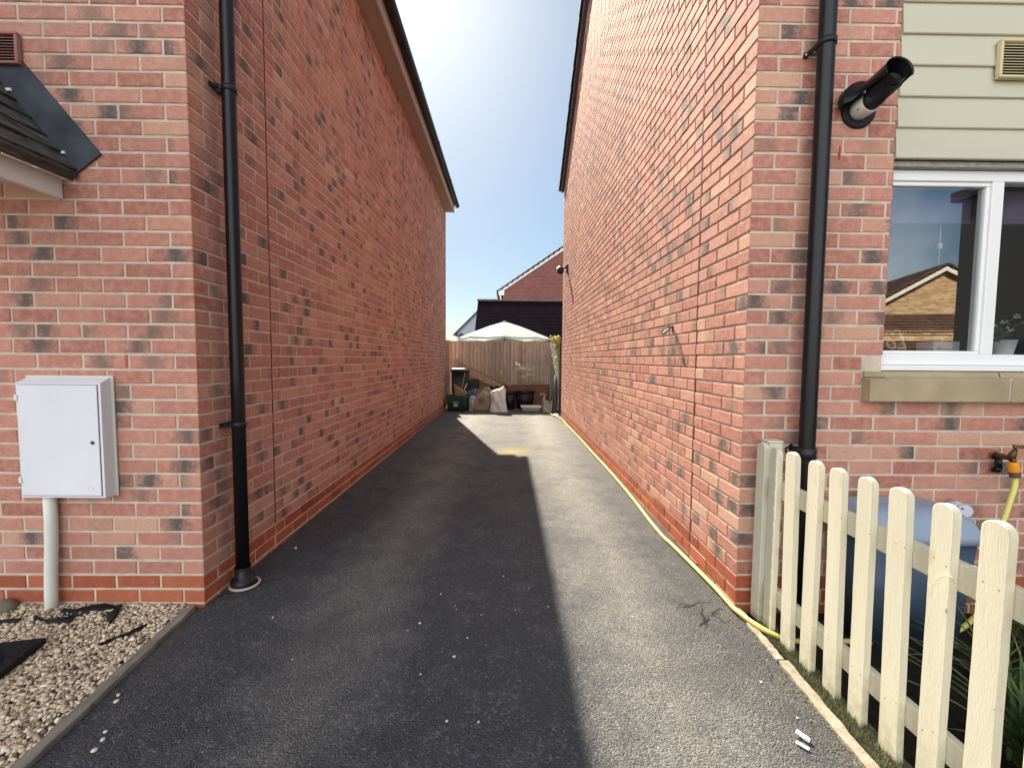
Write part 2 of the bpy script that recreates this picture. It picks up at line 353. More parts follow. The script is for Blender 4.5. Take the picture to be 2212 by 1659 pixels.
def wood(name, c, c2, sx=(14, 14, 1.2), bump=.4, board=0):
    mt = bpy.data.materials.new(name); mt.use_nodes = True; t = NT(mt); b = t.n['Principled BSDF']
    tc = t.new('TexCoord'); mp = t.new('Mapping'); mp.inputs['Scale'].default_value = sx; t.link(tc.outputs['Object'], mp.inputs[0])
    n = t.noise(mp.outputs[0], 3, 7, .65); kn = t.new('TexVoronoi'); kn.inputs['Scale'].default_value = 4.5
    m2 = t.new('Mapping'); m2.inputs['Scale'].default_value = (1.6, 1.6, .8); t.link(tc.outputs['Object'], m2.inputs[0]); t.link(m2.outputs[0], kn.inputs['Vector'])
    base = t.mix(t.ramp(n, [(.3, 0.0), (.7, 1.0)]), c, c2)
    base = t.mix(t.ramp(kn.outputs['Distance'], [(.04, .85), (.12, 0.0)]), base, tuple(q * .3 for q in c))
    if board:
        sxx = t.new('SeparateXYZ'); t.link(tc.outputs['Object'], sxx.inputs[0])
        wn = t.new('TexWhiteNoise', noise_dimensions='1D'); t.link(t.math('FLOOR', t.math('MULTIPLY', sxx.outputs[0], 1 / board)), wn.inputs['W'])
        base = t.mix(.55, base, t.ramp(wn.outputs['Value'], [(0, .32), (1, .66)]), 'OVERLAY')
        st = t.noise(O_(t, tc), 2.2, 5, .7); base = t.mix(t.math('MULTIPLY', t.ramp(st, [(.52, 0.0), (.72, 1.0)]), .35), base, tuple(q * .45 for q in c))
    t.link(base, b.inputs['Base Color']); b.inputs['Roughness'].default_value = .85
    t.link(t.bump(n, bump, .01), b.inputs['Normal']); return mt
FENCEW = wood('fence_timber', (.24, .17, .12), (.44, .33, .245))
FENCEB = wood('fence_boards', (.29, .235, .185), (.52, .44, .355), board=.1)
REDW = wood('red_brown_timber', (.17, .07, .045), (.34, .16, .10), (1.5, 12, 12))
PLANKW = wood('pale_timber', (.30, .19, .11), (.52, .37, .25), (2, 10, 10))
DARKW = wood('dark_timber', (.03, .02, .013), (.08, .05, .03))
CONC = mat('concrete_edging', (.20, .17, .13), rough=.9, col2=(.33, .29, .23), scale=30, bump=.5, bscale=80)
EDGEW = wood('weathered_edging', (.13, .115, .095), (.26, .23, .19), (12, 1.2, 12))
SOIL = mat('soil', (.018, .014, .010), rough=1, var=.5, scale=30, bump=1, bscale=40)
HOSEY = mat('yellow_hose', (.66, .60, .16), rough=.45, spec=.5)
BRASS = mat('old_brass', (.16, .10, .045), rough=.5, metal=.8, var=.4, scale=40)
ORANGE = mat('orange_plastic', (.75, .30, .02), rough=.4)
REDP = mat('red_plastic', (.35, .02, .015), rough=.4)
GREYP = mat('grey_plastic', (.08, .08, .09), rough=.5)

# ---------------------------------------------------------------- bricks
def corner_val(seed, j):
    q = random.Random(seed * 1000 + j); return (q.random(), q.random(), q.random())
def bricks(name, fn, rows, z0, pitch, seed, parent, material, corner=None, shown=None, cuts=(), vary=True):
    """rows: dict j -> list of (ua, ub, first) segments. fn(u,v,n)->world. corner 'own' draws the corner chamfer, 'other' leaves it."""
    rnd = random.Random(seed + 5)
    V = []; F = []; C = []; U = []
    for j, segs in rows.items():
        vb = z0 + pitch * j + .0061; vt = z0 + pitch * (j + 1) - .0061
        for (ua, ub, first, is_corner) in segs:
            u = ua; k = 0
            while u < ub - .02:
                ln = first if k == 0 else .2135
                e = min(u + ln, ub); skip = False
                for (c0, c1, d0, d1) in cuts:
                    if u < c1 and e > c0 and vb < d1 and vt > d0: skip = True
                at_c = is_corner and k == 0
                if not skip and e - u > .02:
                    val = corner_val(77 if corner_seed is None else corner_seed, j) if at_c else (rnd.random(), rnd.random(), rnd.random())
                    jn = 0 if at_c else rnd.uniform(-.0012, .0008); b = .0025
                    q = lambda s=.0014: rnd.uniform(-s, s)
                    l, r_, d, t_ = u + (0 if at_c else q()), e + q(), vb + q(), vt + q()
                    o = len(V)
                    lf = l + (.0025 if at_c else b)
                    # front face
                    e_ = lambda: rnd.uniform(.0012, .0048)
                    P = [(lf if at_c else lf + e_() - b, d + e_(), jn), (r_ - e_(), d + e_(), jn + q(.0006)), (r_ - e_(), t_ - e_(), jn + q(.0006)), (lf if at_c else lf + e_() - b, t_ - e_(), jn)]
                    # bevel outer ring
                    Q = [(l, d, jn - b), (r_, d, jn - b), (r_, t_, jn - b), (l, t_, jn - b)]
                    B = [(p[0], p[1], -.014) for p in Q]
                    if at_c and corner == 'other':
                        Q[0] = (lf, d, jn - b); Q[3] = (lf, t_, jn - b); B = [(p[0], p[1], -.014) for p in Q]
                    for p in P + Q + B: V.append(fn(*p))
                    ff = [[0, 1, 2, 3], [0, 4, 5, 1], [1, 5, 6, 2], [2, 6, 7, 3], [4, 8, 9, 5], [5, 9, 10, 6], [6, 10, 11, 7]]
                    if not at_c: ff += [[3, 7, 4, 0], [7, 11, 8, 4]]
                    elif corner == 'own': ff += [[3, 7, 4, 0]]
                    for g in ff: F.append([o + i for i in g])
                    wid = .215
                    uvs = []
                    for p in P + Q + B: uvs.append(((p[0] - u) / wid, (p[1] - vb) / .065))
                    for g in ff:
                        for i in g: C += [val[0], val[1], val[2], 1.0]; U += [uvs[i][0], uvs[i][1]]
                u = e + .0115; k += 1
    me = bpy.data.meshes.new(name); me.from_pydata([tuple(p) for p in V], [], F)
    ca = me.color_attributes.new('bc', 'FLOAT_COLOR', 'CORNER'); ca.data.foreach_set('color', C)
    uvl = me.uv_layers.new(name='uv'); uvl.data.foreach_set('uv', U)
    me.materials.append(material); me.update()
    # flip if needed: make first face normal point outward
    if len(me.polygons):
        n0 = me.polygons[0].normal; out = Vector(fn(0, 0, 1)) - Vector(fn(0, 0, 0))
        if n0.dot(out) < 0: me.flip_normals()
    o = bpy.data.objects.new(name, me); COL.objects.link(o); o.parent = parent
    return o
def join_into(o, mb, mats):
    """append MB geometry to an existing mesh object (mortar bed behind its bricks)"""
    t = mb.build('tmp', mats)
    me = o.data; base = len(me.materials)
    import bmesh
    bm = bmesh.new(); bm.from_mesh(me)
    b2 = bmesh.new(); b2.from_mesh(t.data)
    vm = [bm.verts.new(v.co) for v in b2.verts]
    for f in b2.faces:
        nf = bm.faces.new([vm[v.index] for v in f.verts]); nf.material_index = base + f.material_index
    for mt in (mats if isinstance(mats, (list, tuple)) else [mats]): me.materials.append(mt)
    bm.to_mesh(me); bm.free(); b2.free()
    d = t.data; bpy.data.objects.remove(t); bpy.data.meshes.remove(d)
corner_seed = 1

# ================================================================= SETTING
g = MB(); N = 40
g.add([(-150, -150, -.06), (150, -150, -.06), (150, 150, -.06), (-150, 150, -.06)], [(0, 1, 2, 3)])
tag(g.build('ground', mat('pale_bounce_paving', (.34, .31, .26), rough=1, var=.15, scale=2)), kind='structure')  # paving made pale to bounce fill light onto the house fronts
# asphalt drive, gently uneven
LK = lambda y: -1.575 + (2.14 - y) * .115          # left edge line in front of the house
RK = lambda y: 1.175 - (2.05 - y) * .055
d = MB(); ny, nx = 150, 36; ys = [-4 + 15.7 * i / ny for i in range(ny + 1)]; vs = []
for y in ys:
    if y > 2.14: xa, xb = -1.545, 1.2
    else: xa, xb = max(-1.56, LK(y)) if y > 0.4 else LK(.4), RK(y) if y > 0 else RK(0)
    if y > 9.42: xb = 1.34
    for i in range(nx + 1):
        x = xa + (xb - xa) * i / nx
        z = .010 * (noise.noise(Vector((x * .9, y * .7, 0)))) + .0022 * noise.noise(Vector((x * 5, y * 5, 3)))
        vs.append((x, y, z - .004))
fs = [[j * (nx + 1) + i, j * (nx + 1) + i + 1, (j + 1) * (nx + 1) + i + 1, (j + 1) * (nx + 1) + i] for j in range(ny) for i in range(nx)]
d.add(vs, fs, 0, True)
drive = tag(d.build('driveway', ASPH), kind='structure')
def gz(x, y): return .010 * (noise.noise(Vector((x * .9, y * .7, 0)))) + .0022 * noise.noise(Vector((x * 5, y * 5, 3))) - .004
# cracks: thin open fissures at the edge of the tarmac
ck = MB(); rc = random.Random(3)
def crack(p0, p1, wd, seed, n=34, jag=.010):
    q = random.Random(seed); L = []; R = []
    dx, dy = p1[0] - p0[0], p1[1] - p0[1]; ln = math.hypot(dx, dy); nx_, ny_ = -dy / ln, dx / ln
    for i in range(n + 1):
        t = i / n; j = (noise.noise(Vector((t * 5, seed * 3.7, 0))) * .05 * ln * 1.6 + q.uniform(-jag, jag) * .35) if 0 < i < n else 0
        x = p0[0] + dx * t + nx_ * j; y = p0[1] + dy * t + ny_ * j; ww = wd * (.25 + q.random()) * math.sin(math.pi * (t * .9 + .05))
        L.append((x + nx_ * ww, y + ny_ * ww, gz(x, y) + .0035)); R.append((x - nx_ * ww, y - ny_ * ww, gz(x, y) + .0035))
    ck.add(L + R, [[i, i + 1, n + 2 + i, n + 1 + i] for i in range(n)])
for a, b, w_, s_ in [((1.10, 2.20), (.88, 2.13), .004, 1), ((1.02, 2.17), (.96, 1.97), .005, 2), ((1.13, 2.15), (1.0, 2.05), .003, 3), ((1.02, 2.05), (.93, 1.98), .006, 4),
                     ((1.15, 2.04), (1.03, 2.00), .002, 5), ((1.08, 1.99), (1.04, 2.12), .003, 6), ((.98, 2.16), (.90, 2.18), .003, 7), ((-1.24, 2.70), (-1.42, 2.42), .0018, 8),
                     ((-1.40, 2.42), (-1.53, 2.22), .004, 9), ((-1.42, 2.33), (-1.30, 2.44), .002, 10), ((1.11, 1.72), (1.05, 1.60), .002, 11), ((1.04, 2.10), (1.09, 2.08), .004, 12),
                     ((.6, 4.9), (.95, 5.0), .002, 13), ((.75, 7.0), (1.1, 7.1), .003, 14), ((-.9, 3.9), (-.8, 4.0), .0015, 15)]:
    crack(a, b, w_, s_)
cko = ck.build('crack', mat('fissure', (.018, .018, .019), rough=1), drive)
# front garden soil on the right
gs = MB(); gs.add([(1.16, -3, -.035), (7, -3, -.035), (7, 2.2, -.035), (1.16, 2.2, -.035)], [(0, 1, 2, 3)])
tag(gs.build('soil', SOIL), kind='structure')
gs = MB(); gs.add([(-7, -3, -.03), (-1.5, -3, -.03), (-1.5, 2.2, -.03), (-7, 2.2, -.03)], [(0, 1, 2, 3)])
tag(gs.build('gravel_bed', mat('grit', (.34, .28, .21), rough=1, var=.4, scale=60, bump=1, bscale=90)), kind='structure')
pv = MB(); pv.add([(-60, -4, -.008), (60, -4, -.008), (60, -9, -.008), (-60, -9, -.008)], [(0, 1, 2, 3)])
tag(pv.build('road', mat('road_surface', (.24, .23, .21), rough=.95, var=.15, scale=4, bump=.3)), kind='structure')
# edgings
k = MB(); ps = [(2.13, 0), (1.75, 0), (1.745, 1), (1.26, 1), (.4, 1), (-1.0, 1)]
def edging(mb, fx, ya, yb, wd, z0, z1, n=20, jit=.003, seed=0):
    q = random.Random(seed); vs = []
    for i in range(n + 1):
        y = ya + (yb - ya) * i / n; x = fx(y) + q.uniform(-jit, jit); x2 = fx(y) + wd + q.uniform(-jit, jit); zt = z1 + q.uniform(-.002, .002)
        vs += [(x, y, z0), (x, y, zt - .003), (x + .003, y, zt), (x2 - .003, y, zt), (x2, y, zt - .003), (x2, y, z0)]
    fs = [[i * 6 + a, i * 6 + a + 1, i * 6 + 7 + a, i * 6 + 6 + a] for i in range(n) for a in range(5)]
    fs += [[0, 1, 2, 3, 4, 5], [n * 6 + a for a in range(6)]]
    mb.add(vs, fs)
edging(k, lambda y: RK(y) + .002, 2.12, 1.742, .034, -.05, .006, seed=1); edging(k, lambda y: RK(y) + .004, 1.735, .95, .044, -.05, .008, seed=2)
edging(k, lambda y: RK(y) + .002, .945, -.6, .044, -.05, .008, seed=3)
tag(k.build('kerb', CONC), kind='structure')
k = MB(); edging(k, lambda y: LK(y) - .048, 2.125, 1.25, .046, -.05, .012, seed=4); edging(k, lambda y: LK(y) - .05, 1.246, .2, .046, -.05, .013, seed=5)
tag(k.build('kerb', EDGEW), kind='structure')

# ================================================================= LEFT HOUSE
LX, FY, LEND = -1.541, 2.14, 10.76
Z0, PT = .087, .0747
lh = thing('brick_house', 'red brick house with overhanging cream soffit and tiled porch, wall in shade', 'house', (LX, FY, 0))
off = Vector((-LX, -FY, 0))
fn_side = lambda u, v, n: (u + 0 * n if False else n, u, v)           # local to house root: x=n outward(+x), y=u
fn_front = lambda u, v, n: (-u, -n, v)
J1 = .675
def rows_side(j0, j1, L, joint, header_parity, zmax=None):
    R = {}
    for j in range(j0, j1):
        hd = (j % 2) == header_parity
        R[j] = [(0, joint, .1025 if hd else .215, True), (joint + .010, L(j) if callable(L) else L, .1025 if hd else .215, False)]
    return R
def rows_front(j0, j1, segf, header_parity):
    R = {}
    for j in range(j0, j1):
        hd = (j % 2) == header_parity
        R[j] = [(a, b, (.1025 if hd else .215), c) for a, b, c in segf(j)]
    return R
# cuts are (u0,u1,v0,v1)
AB_L = (1.03, 1.23, .092, .160)
NL = int((4.87 - Z0) / PT)
mo = MB(); mo.box(-.104, -.0042, .104, LEND - FY, -.3, 4.865)
sw = bricks('wall', fn_side, rows_side(1, NL + 1, LEND - FY, J1, 0), Z0, PT, 11, lh, BRICK, corner='other'); join_into(sw, mo, MORTAR)
mo = MB(); mo.box(-3.6, -.0042, .0042, .104, -.3, 6.4)
fw = bricks('wall', fn_front, rows_front(1, 72, lambda j: [(0, 3.6, True)], 1), Z0, PT, 12, lh, BRICK, corner='own'); join_into(fw, mo, MORTAR)
pl = bricks('plinth', fn_side, rows_side(-2, 1, LEND - FY, J1, 0), Z0, PT, 13, lh, PLINTH, corner='other', cuts=[AB_L])
pl = bricks('plinth', fn_front, rows_front(-2, 1, lambda j: [(0, 3.6, True)], 1), Z0, PT, 14, lh, PLINTH, corner='own')
def airbrick(fn, u0, u1, v0, v1, parent):
    b = MB()
    P = lambda a, c, n: fn(a, c, n)
    def bx(a0, a1, c0, c1, n0, n1, mi=0):
        vs = [P(a, c, n) for a in (a0, a1) for c in (c0, c1) for n in (n0, n1)]
        b.add(vs, [(0, 1, 3, 2), (4, 6, 7, 5), (0, 4, 5, 1), (2, 3, 7, 6), (0, 2, 6, 4), (1, 5, 7, 3)], mi)
    bx(u0, u1, v0, v1, -.012, -.0035, 1)
    bx(u0, u0 + .008, v0, v1, -.003, .001); bx(u1 - .008, u1, v0, v1, -.003, .001)
    nb = 6; h = (v1 - v0) / (nb - .4)
    for i in range(nb): bx(u0 + .008, u1 - .008, v0 + i * h, v0 + i * h + h * .6, -.003, .001)
    return b.build('air_brick', [TERRA, HOLE], parent)
airbrick(fn_side, 1.024, 1.2375, .0935, .1555, lh)
b = MB(); b.box(-.02, -.0015, J1 - .0005, J1 + .0105, .165, 4.86); b.build('expansion_joint', SEAL, lh)
def weep(fn, u, v, parent):
    b = MB(); vs = []
    for i in range(7):
        z = v + i * .0095; vs = [fn(a, c, n) for a in (u - .0045, u + .0045) for c in (z, z + .006) for n in (-.006, .0012)]
        b.add(vs, [(0, 1, 3, 2), (4, 6, 7, 5), (0, 4, 5, 1), (2, 3, 7, 6), (0, 2, 6, 4), (1, 5, 7, 3)])
    vs = [fn(a, c, n) for a in (u - .003, u + .003) for c in (v, v + .063) for n in (-.006, -.001)]
    b.add(vs, [(0, 1, 3, 2), (4, 6, 7, 5), (0, 4, 5, 1), (2, 3, 7, 6), (0, 2, 6, 4), (1, 5, 7, 3)])
    return b.build('weep_vent', REDP, parent)
weep(fn_front, .345, 1.214, lh)
# end wall, inner faces, roof
b = MB(); b.box(-6.2, -.105, LEND - FY - .1, LEND - FY - .002, -.3, 4.86); b.box(-6.2, -6.1, .11, LEND - FY - .11, -.3, 4.86); b.box(-6.2, -3.605, .0045, .1, -.3, 6.4)
b.build('wall', brick_tex_mat('far_brick', (.34, .12, .09), (.42, .17, .12), (.4, .34, .28)), lh)
def roof_slab(mb, pa, pb, pc, pd, courses, th=.03, step=.018, over=.0):
    """pa,pb eave ends; pd,pc ridge ends: stepped courses of tiles"""
    pa, pb, pc, pd = map(Vector, (pa, pb, pc, pd)); up = (pb - pa).cross(pd - pa).normalized()
    if up.z < 0: up = -up
    for i in range(courses):
        t0, t1 = i / courses, (i + 1.12) / courses if i < courses - 1 else 1
        a, b_, c, d_ = pa.lerp(pd, t0), pb.lerp(pc, t0), pb.lerp(pc, t1), pa.lerp(pd, t1)
        vs = [a + up * step, b_ + up * step, c + up * .002, d_ + up * .002, a - up * .004, b_ - up * .004, c - up * th, d_ - up * th]
        mb.add(vs, [(0, 1, 2, 3), (4, 7, 6, 5), (0, 4, 5, 1), (1, 5, 6, 2), (2, 6, 7, 3), (3, 7, 4, 0)])
EZ = 5.06
rf = MB(); W2 = 3.1; sl_ = .68
Lr = LEND - FY
roof_slab(rf, (.27, -.15, EZ - .02), (.27, Lr + .12, EZ - .02), (-W2, Lr + .12, EZ + sl_ * (W2 + .2)), (-W2, -.15, EZ + sl_ * (W2 + .2)), 12, .06)
roof_slab(rf, (-6.4, -.15, EZ - .05), (-6.4, Lr + .12, EZ - .05), (-W2, Lr + .12, EZ + sl_ * (W2 + .2)), (-W2, -.15, EZ + sl_ * (W2 + .2)), 12, .06)
rf.build('roof', TILE, lh)
b = MB(); b.box(-.002, .178, -.1, Lr + .06, 4.868, 4.884); b.build('soffit', SOFF, lh)
b = MB(); b.box(.18, .204, -.1, Lr + .06, 4.855, 5.04); b.build('fascia', mat('dull_fascia', (.46, .39, .35), rough=.6, var=.06), lh)
def gutter(pa, pb, r, parent, name='gutter', out=Vector((1, 0, 0))):
    b = MB(); pa, pb = Vector(pa), Vector(pb); L = (pb - pa).length; ax = (pb - pa).normalized(); n = 10; k = 8
    segs = [0, L]
    for s0, s1 in zip(segs[:-1], segs[1:]):
        vs = []
        for s in (s0, s1):
            for i in range(n + 1):
                a = math.pi * i / n; vs.append(pa + ax * s + out * (-math.cos(a) * r) + Vector((0, 0, -math.sin(a) * r)))
        for s in (s0, s1):
            for i in range(n + 1):
                a = math.pi * i / n; vs.append(pa + ax * s + out * (-math.cos(a) * (r - .004)) + Vector((0, 0, -math.sin(a) * (r - .004))))
        m_ = n + 1
        fs = [[i, i + 1, m_ + i + 1, m_ + i] for i in range(n)] + [[2 * m_ + i, 3 * m_ + i, 3 * m_ + i + 1, 2 * m_ + i + 1] for i in range(n)]
        fs += [[0, m_, 3 * m_, 2 * m_], [n, 2 * m_ + n, 3 * m_ + n, m_ + n]]
        b.add(vs, fs, 0, True)
    for e in (pa, pb):
        vs = [e + out * (-math.cos(math.pi * i / n) * r) + Vector((0, 0, -math.sin(math.pi * i / n) * r)) for i in range(n + 1)]; b.add(vs, [list(range(n + 1))])
    s = .9
    while s < L:
        vs = []; 
        for t in (s - .03, s + .03):
            for i in range(n + 1):
                a = math.pi * i / n; vs.append(pa + ax * t + out * (-math.cos(a) * (r + .006)) + Vector((0, 0, -math.sin(a) * (r + .006) + .004)))
        m_ = n + 1; b.add(vs, [[i, i + 1, m_ + i + 1, m_ + i] for i in range(n)]); s += 1.6
    return b.build(name, BLACKP, parent)
gutter((.268, -.12, 5.045), (.268, Lr + .10, 5.045), .058, lh)
# porch: steep little tiled roof, white fascia on its eave, lead flashing up the wall
def lx(x): return x - LX
pm = MB(); tiles = 10; ex, ez, rx, rz = -2.082, 2.150, -2.90, 3.12
sdir = Vector((rx - ex, 0, rz - ez)); Ls = sdir.length; sdir.normalize(); upn = Vector((.77, 0, .64)).normalized(); upn = (upn - sdir * upn.dot(sdir)).normalized()
rt = random.Random(4)
for i in range(12):
    for kx in range(7):
        y1 = 2.128 - kx * .165 - (.082 if i % 2 else 0); y0 = y1 - .163
        if kx == 0: y1 = 2.128
        a = Vector((ex, 0, ez)) + sdir * (i * .104); c = a + sdir * .135
        h0 = .020 + rt.uniform(-.002, .003); h1 = .008
        vs = []
        for (p, hh) in ((a, h0), (c, h1)):
            for y in (y0, y1):
                q = p + upn * hh; vs.append((q.x - LX, y - FY, q.z))
        for (p, hh) in ((a, h0 - .014), (c, h1 - .012)):
            for y in (y0, y1):
                q = p + upn * hh; vs.append((q.x - LX, y - FY, q.z))
        pm.add(vs, [(0, 1, 3, 2), (4, 6, 7, 5), (0, 4, 5, 1), (2, 3, 7, 6), (0, 2, 6, 4), (1, 5, 7, 3)])
# board under tiles
a = Vector((ex + .02, 0, ez - .012)); c = a + sdir * 1.2
pm.add([(a.x - LX, -1.15, a.z), (a.x - LX, -.012, a.z), (c.x - LX, -.012, c.z), (c.x - LX, -1.15, c.z),
        (a.x - LX - .03, -1.15, a.z - .03), (a.x - LX - .03, -.012, a.z - .03), (c.x - LX - .03, -.012, c.z - .03), (c.x - LX - .03, -1.15, c.z - .03)],
       [(0, 1, 2, 3), (4, 7, 6, 5), (0, 4, 5, 1), (1, 5, 6, 2), (2, 6, 7, 3), (3, 7, 4, 0)])
po = pm.build('porch_roof', TILEM, lh)
b = MB(); b.box(lx(-2.175), lx(-2.148), -1.1, -.006, 2.027, 2.122); b.box(lx(-2.9), lx(-2.177), -1.1, -.006, 2.10, 2.112)
b.build('fascia', BOARD, po)
b = MB(); T = Vector((1, 0, -1.21)).normalized(); Nn = Vector((1.21, 0, 1)).normalized()
P0 = Vector((-2.072, 0, 2.150)); P1 = Vector((-1.955, 0, 2.238))
dd = Vector((-.74, 0, .895)).normalized()
A = [P0 - dd * .0, P1, P1 + dd * 1.15, P0 + dd * 1.25 - Nn * .02]
b.prism([(p.x - LX, p.z) for p in A], lambda x, z, t: (x, t, z), -.010, -.0015)
for q in (P0 + dd * .11 + Nn * .012, P0 + dd * .48 + Nn * .012, P0 + dd * .80 + Nn * .012):
    b.box(q.x - LX - .013, q.x - LX + .013, -.017, -.0105, q.z - .008, q.z + .004, 1)
b.build('flashing', [LEAD, WHITEP], po)
# fixtures: each a thing of its own
def louvre_vent(name, label, cat, x0, x1, z0, z1, y, m1, m2, n=11, grp=None):
    r = thing(name, label, cat, ((x0 + x1) / 2, y, (z0 + z1) / 2), grp)
    b = MB(); t = .014; dp = .028
    b.bbox(x0, x1, y - dp, y - .002, z1 - t, z1, .003); b.bbox(x0, x1, y - dp, y - .002, z0, z0 + t, .003)
    b.bbox(x0, x0 + t, y - dp + .0007, y - .0025, z0 + t - .002, z1 - t + .002, .003); b.bbox(x1 - t, x1, y - dp + .0007, y - .0025, z0 + t - .002, z1 - t + .002, .003)
    part(b, 'frame', m1, r)
    b = MB(); b.box(x0 + t, x1 - t, y - .006, y - .003, z0 + t, z1 - t, 1)
    for i in range(n):
        z = z0 + t + (z1 - z0 - 2 * t) * (i + .1) / n; h = (z1 - z0 - 2 * t) / n * .72
        b.add([(x0 + t, y - .008, z + h), (x1 - t, y - .008, z + h), (x1 - t, y - .022, z), (x0 + t, y - .022, z), (x0 + t, y - .008, z + h - .003), (x1 - t, y - .008, z + h - .003), (x1 - t, y - .022, z - .003), (x0 + t, y - .022, z - .003)],
              [(0, 1, 2, 3), (4, 7, 6, 5), (0, 4, 5, 1), (2, 6, 7, 3), (0, 3, 7, 4), (1, 5, 6, 2)], 0)
    part(b, 'grille', [m2, HOLE], r)
louvre_vent('wall_vent', 'brown red louvred vent on the brick wall above the porch flashing', 'wall vent', -2.56, -2.305, 2.637, 2.782, FY, VENTR, VENTR, 9)
# meter cabinet
mc = thing('meter_cabinet', 'white meter cabinet with a closed door on the brick wall', 'meter box', (-2.16, FY, .58))
b = MB(); b.bbox(-2.372, -1.945, 2.128, 2.138, .574, 1.176, .003); part(b, 'back_flange', mat('cream_sealant', (.62, .60, .50), rough=.7), mc)
b = MB()
x0, x1, y0, yb, z0, z1 = -2.356, -1.955, 2.072, 2.1275, .583, 1.142
b.add([(x0, y0, z0), (x1, y0, z0), (x1, y0, z1), (x0, y0, z1), (x0 + .002, yb, z0 - .003), (x1 - .002, yb, z0 - .003), (x1 - .002, yb, 1.168), (x0 + .002, yb, 1.168)],
      [(4, 5, 6, 7), (0, 1, 5, 4), (1, 2, 6, 5), (2, 3, 7, 6), (3, 0, 4, 7), (0, 3, 2, 1)])
part(b, 'housing', METER, mc)
b = MB(); b.bbox(-2.345, -1.969, 2.0665, 2.0715, .594, 1.133, .002); do = part(b, 'door', METER, mc)
b = MB(); b.box(-2.3475, -1.9665, 2.0705, 2.0718, .5915, 1.1355); part(b, 'door_gap', GREYP, mc)
b = MB(); Mx = Matrix.Translation((-1.998, 2.066, .855)) @ Matrix.Rotation(R_(90), 4, 'X')
b.lathe([(.0085, -.001), (.0085, .004), (.006, .005), (.0055, .002), (0.0001, .002)], M=Mx, n=16); part(b, 'lock', GREYP, mc)
b = MB(); Mx = Matrix.Translation((-2.02, 2.0665, .632)) @ Matrix.Rotation(R_(90), 4, 'X')
b.lathe([(.014, 0), (.014, .0012), (.012, .0012), (.011, .0002), (.005, .0002), (.004, .001), (.0001, .001)], M=Mx, n=20); part(b, 'badge', METER, mc)
b = MB()
for z in (.655, 1.055):
    b = MB(); b.bbox(-2.362, -2.346, 2.064, 2.075, z, z + .030, .002); part(b, 'hinge', METER, mc)
mp_ = MB(); mp_.tube([(-2.262, 2.108, .582), (-2.262, 2.108, .45), (-2.266, 2.107, .33), (-2.274, 2.106, .2), (-2.278, 2.104, .08), (-2.279, 2.104, -.04)], .0255, 16)
tag(mp_.build('conduit_pipe', mat('off_white_pipe', (.68, .68, .62), rough=.5, var=.06, scale=6)), 'off white conduit pipe rising from the gravel into the meter cabinet', 'pipe')
# left downpipe
def bracket(mb, c, r, wallpt, ax):   # band round the pipe + ear fixed to wall
    mb.lathe([(r, -.014), (r + .004, -.014), (r + .004, .014), (r, .014)], c=c, n=20)
dp = thing('downpipe', 'black rainwater downpipe on the side wall beside the driveway, reaching the ground', 'downpipe', (-1.471, 2.345, 0))
b = MB(); b.tube([(-1.471, 2.345, z) for z in (.03, 1.2, 2.5, 4.0, 4.75)] + [(-1.44, 2.345, 4.86), (-1.31, 2.345, 4.95), (-1.285, 2.345, 5.0)], .034, 20); part(b, 'pipe', BLACKP, dp)
for z in (.905, 2.67, 4.3):
    b = MB(); bracket(b, (-1.471, 2.345, z), .0345, None, None)
    b.box(-1.536, -1.5305, 2.285, 2.405, z - .011, z + .011); b.box(-1.532, -1.503, 2.30, 2.313, z - .009, z + .009); b.box(-1.532, -1.503, 2.377, 2.39, z - .009, z + .009)
    b.add([(-1.5308, 2.313, z - .009), (-1.5308, 2.313, z + .009), (-1.498, 2.33, z + .009), (-1.498, 2.33, z - .009), (-1.5308, 2.303, z - .009), (-1.5308, 2.303, z + .009), (-1.495, 2.32, z + .009), (-1.495, 2.32, z - .009)], [(0, 1, 2, 3), (4, 7, 6, 5), (1, 5, 6, 2), (0, 3, 7, 4), (0, 4, 5, 1), (2, 6, 7, 3)])
    br = part(b, 'bracket', BLACKM, dp)
b = MB(); b.lathe([(.040, .115), (.040, .05), (.058, .045), (.062, .03), (.066, .004), (.034, .004)], c=(-1.47, 2.343, gz(-1.47, 2.343)), n=28); part(b, 'shoe', BLACKM, dp)
b = MB(); c0 = (-1.462, 2.345); b.tube([(c0[0] + .072 * math.cos(a), c0[1] + .072 * math.sin(a), .006) for a in [2 * math.pi * i / 28 for i in range(29)]], .007, 8, cap=False); part(b, 'drain_collar', mat('clay_ring', (.5, .44, .34), rough=.8), dp)
b = MB(); b.lathe([(.068, .008), (.045, .010), (.0001, .011)], c=(c0[0], c0[1], -.003)); part(b, 'gully', BLACKM, dp)

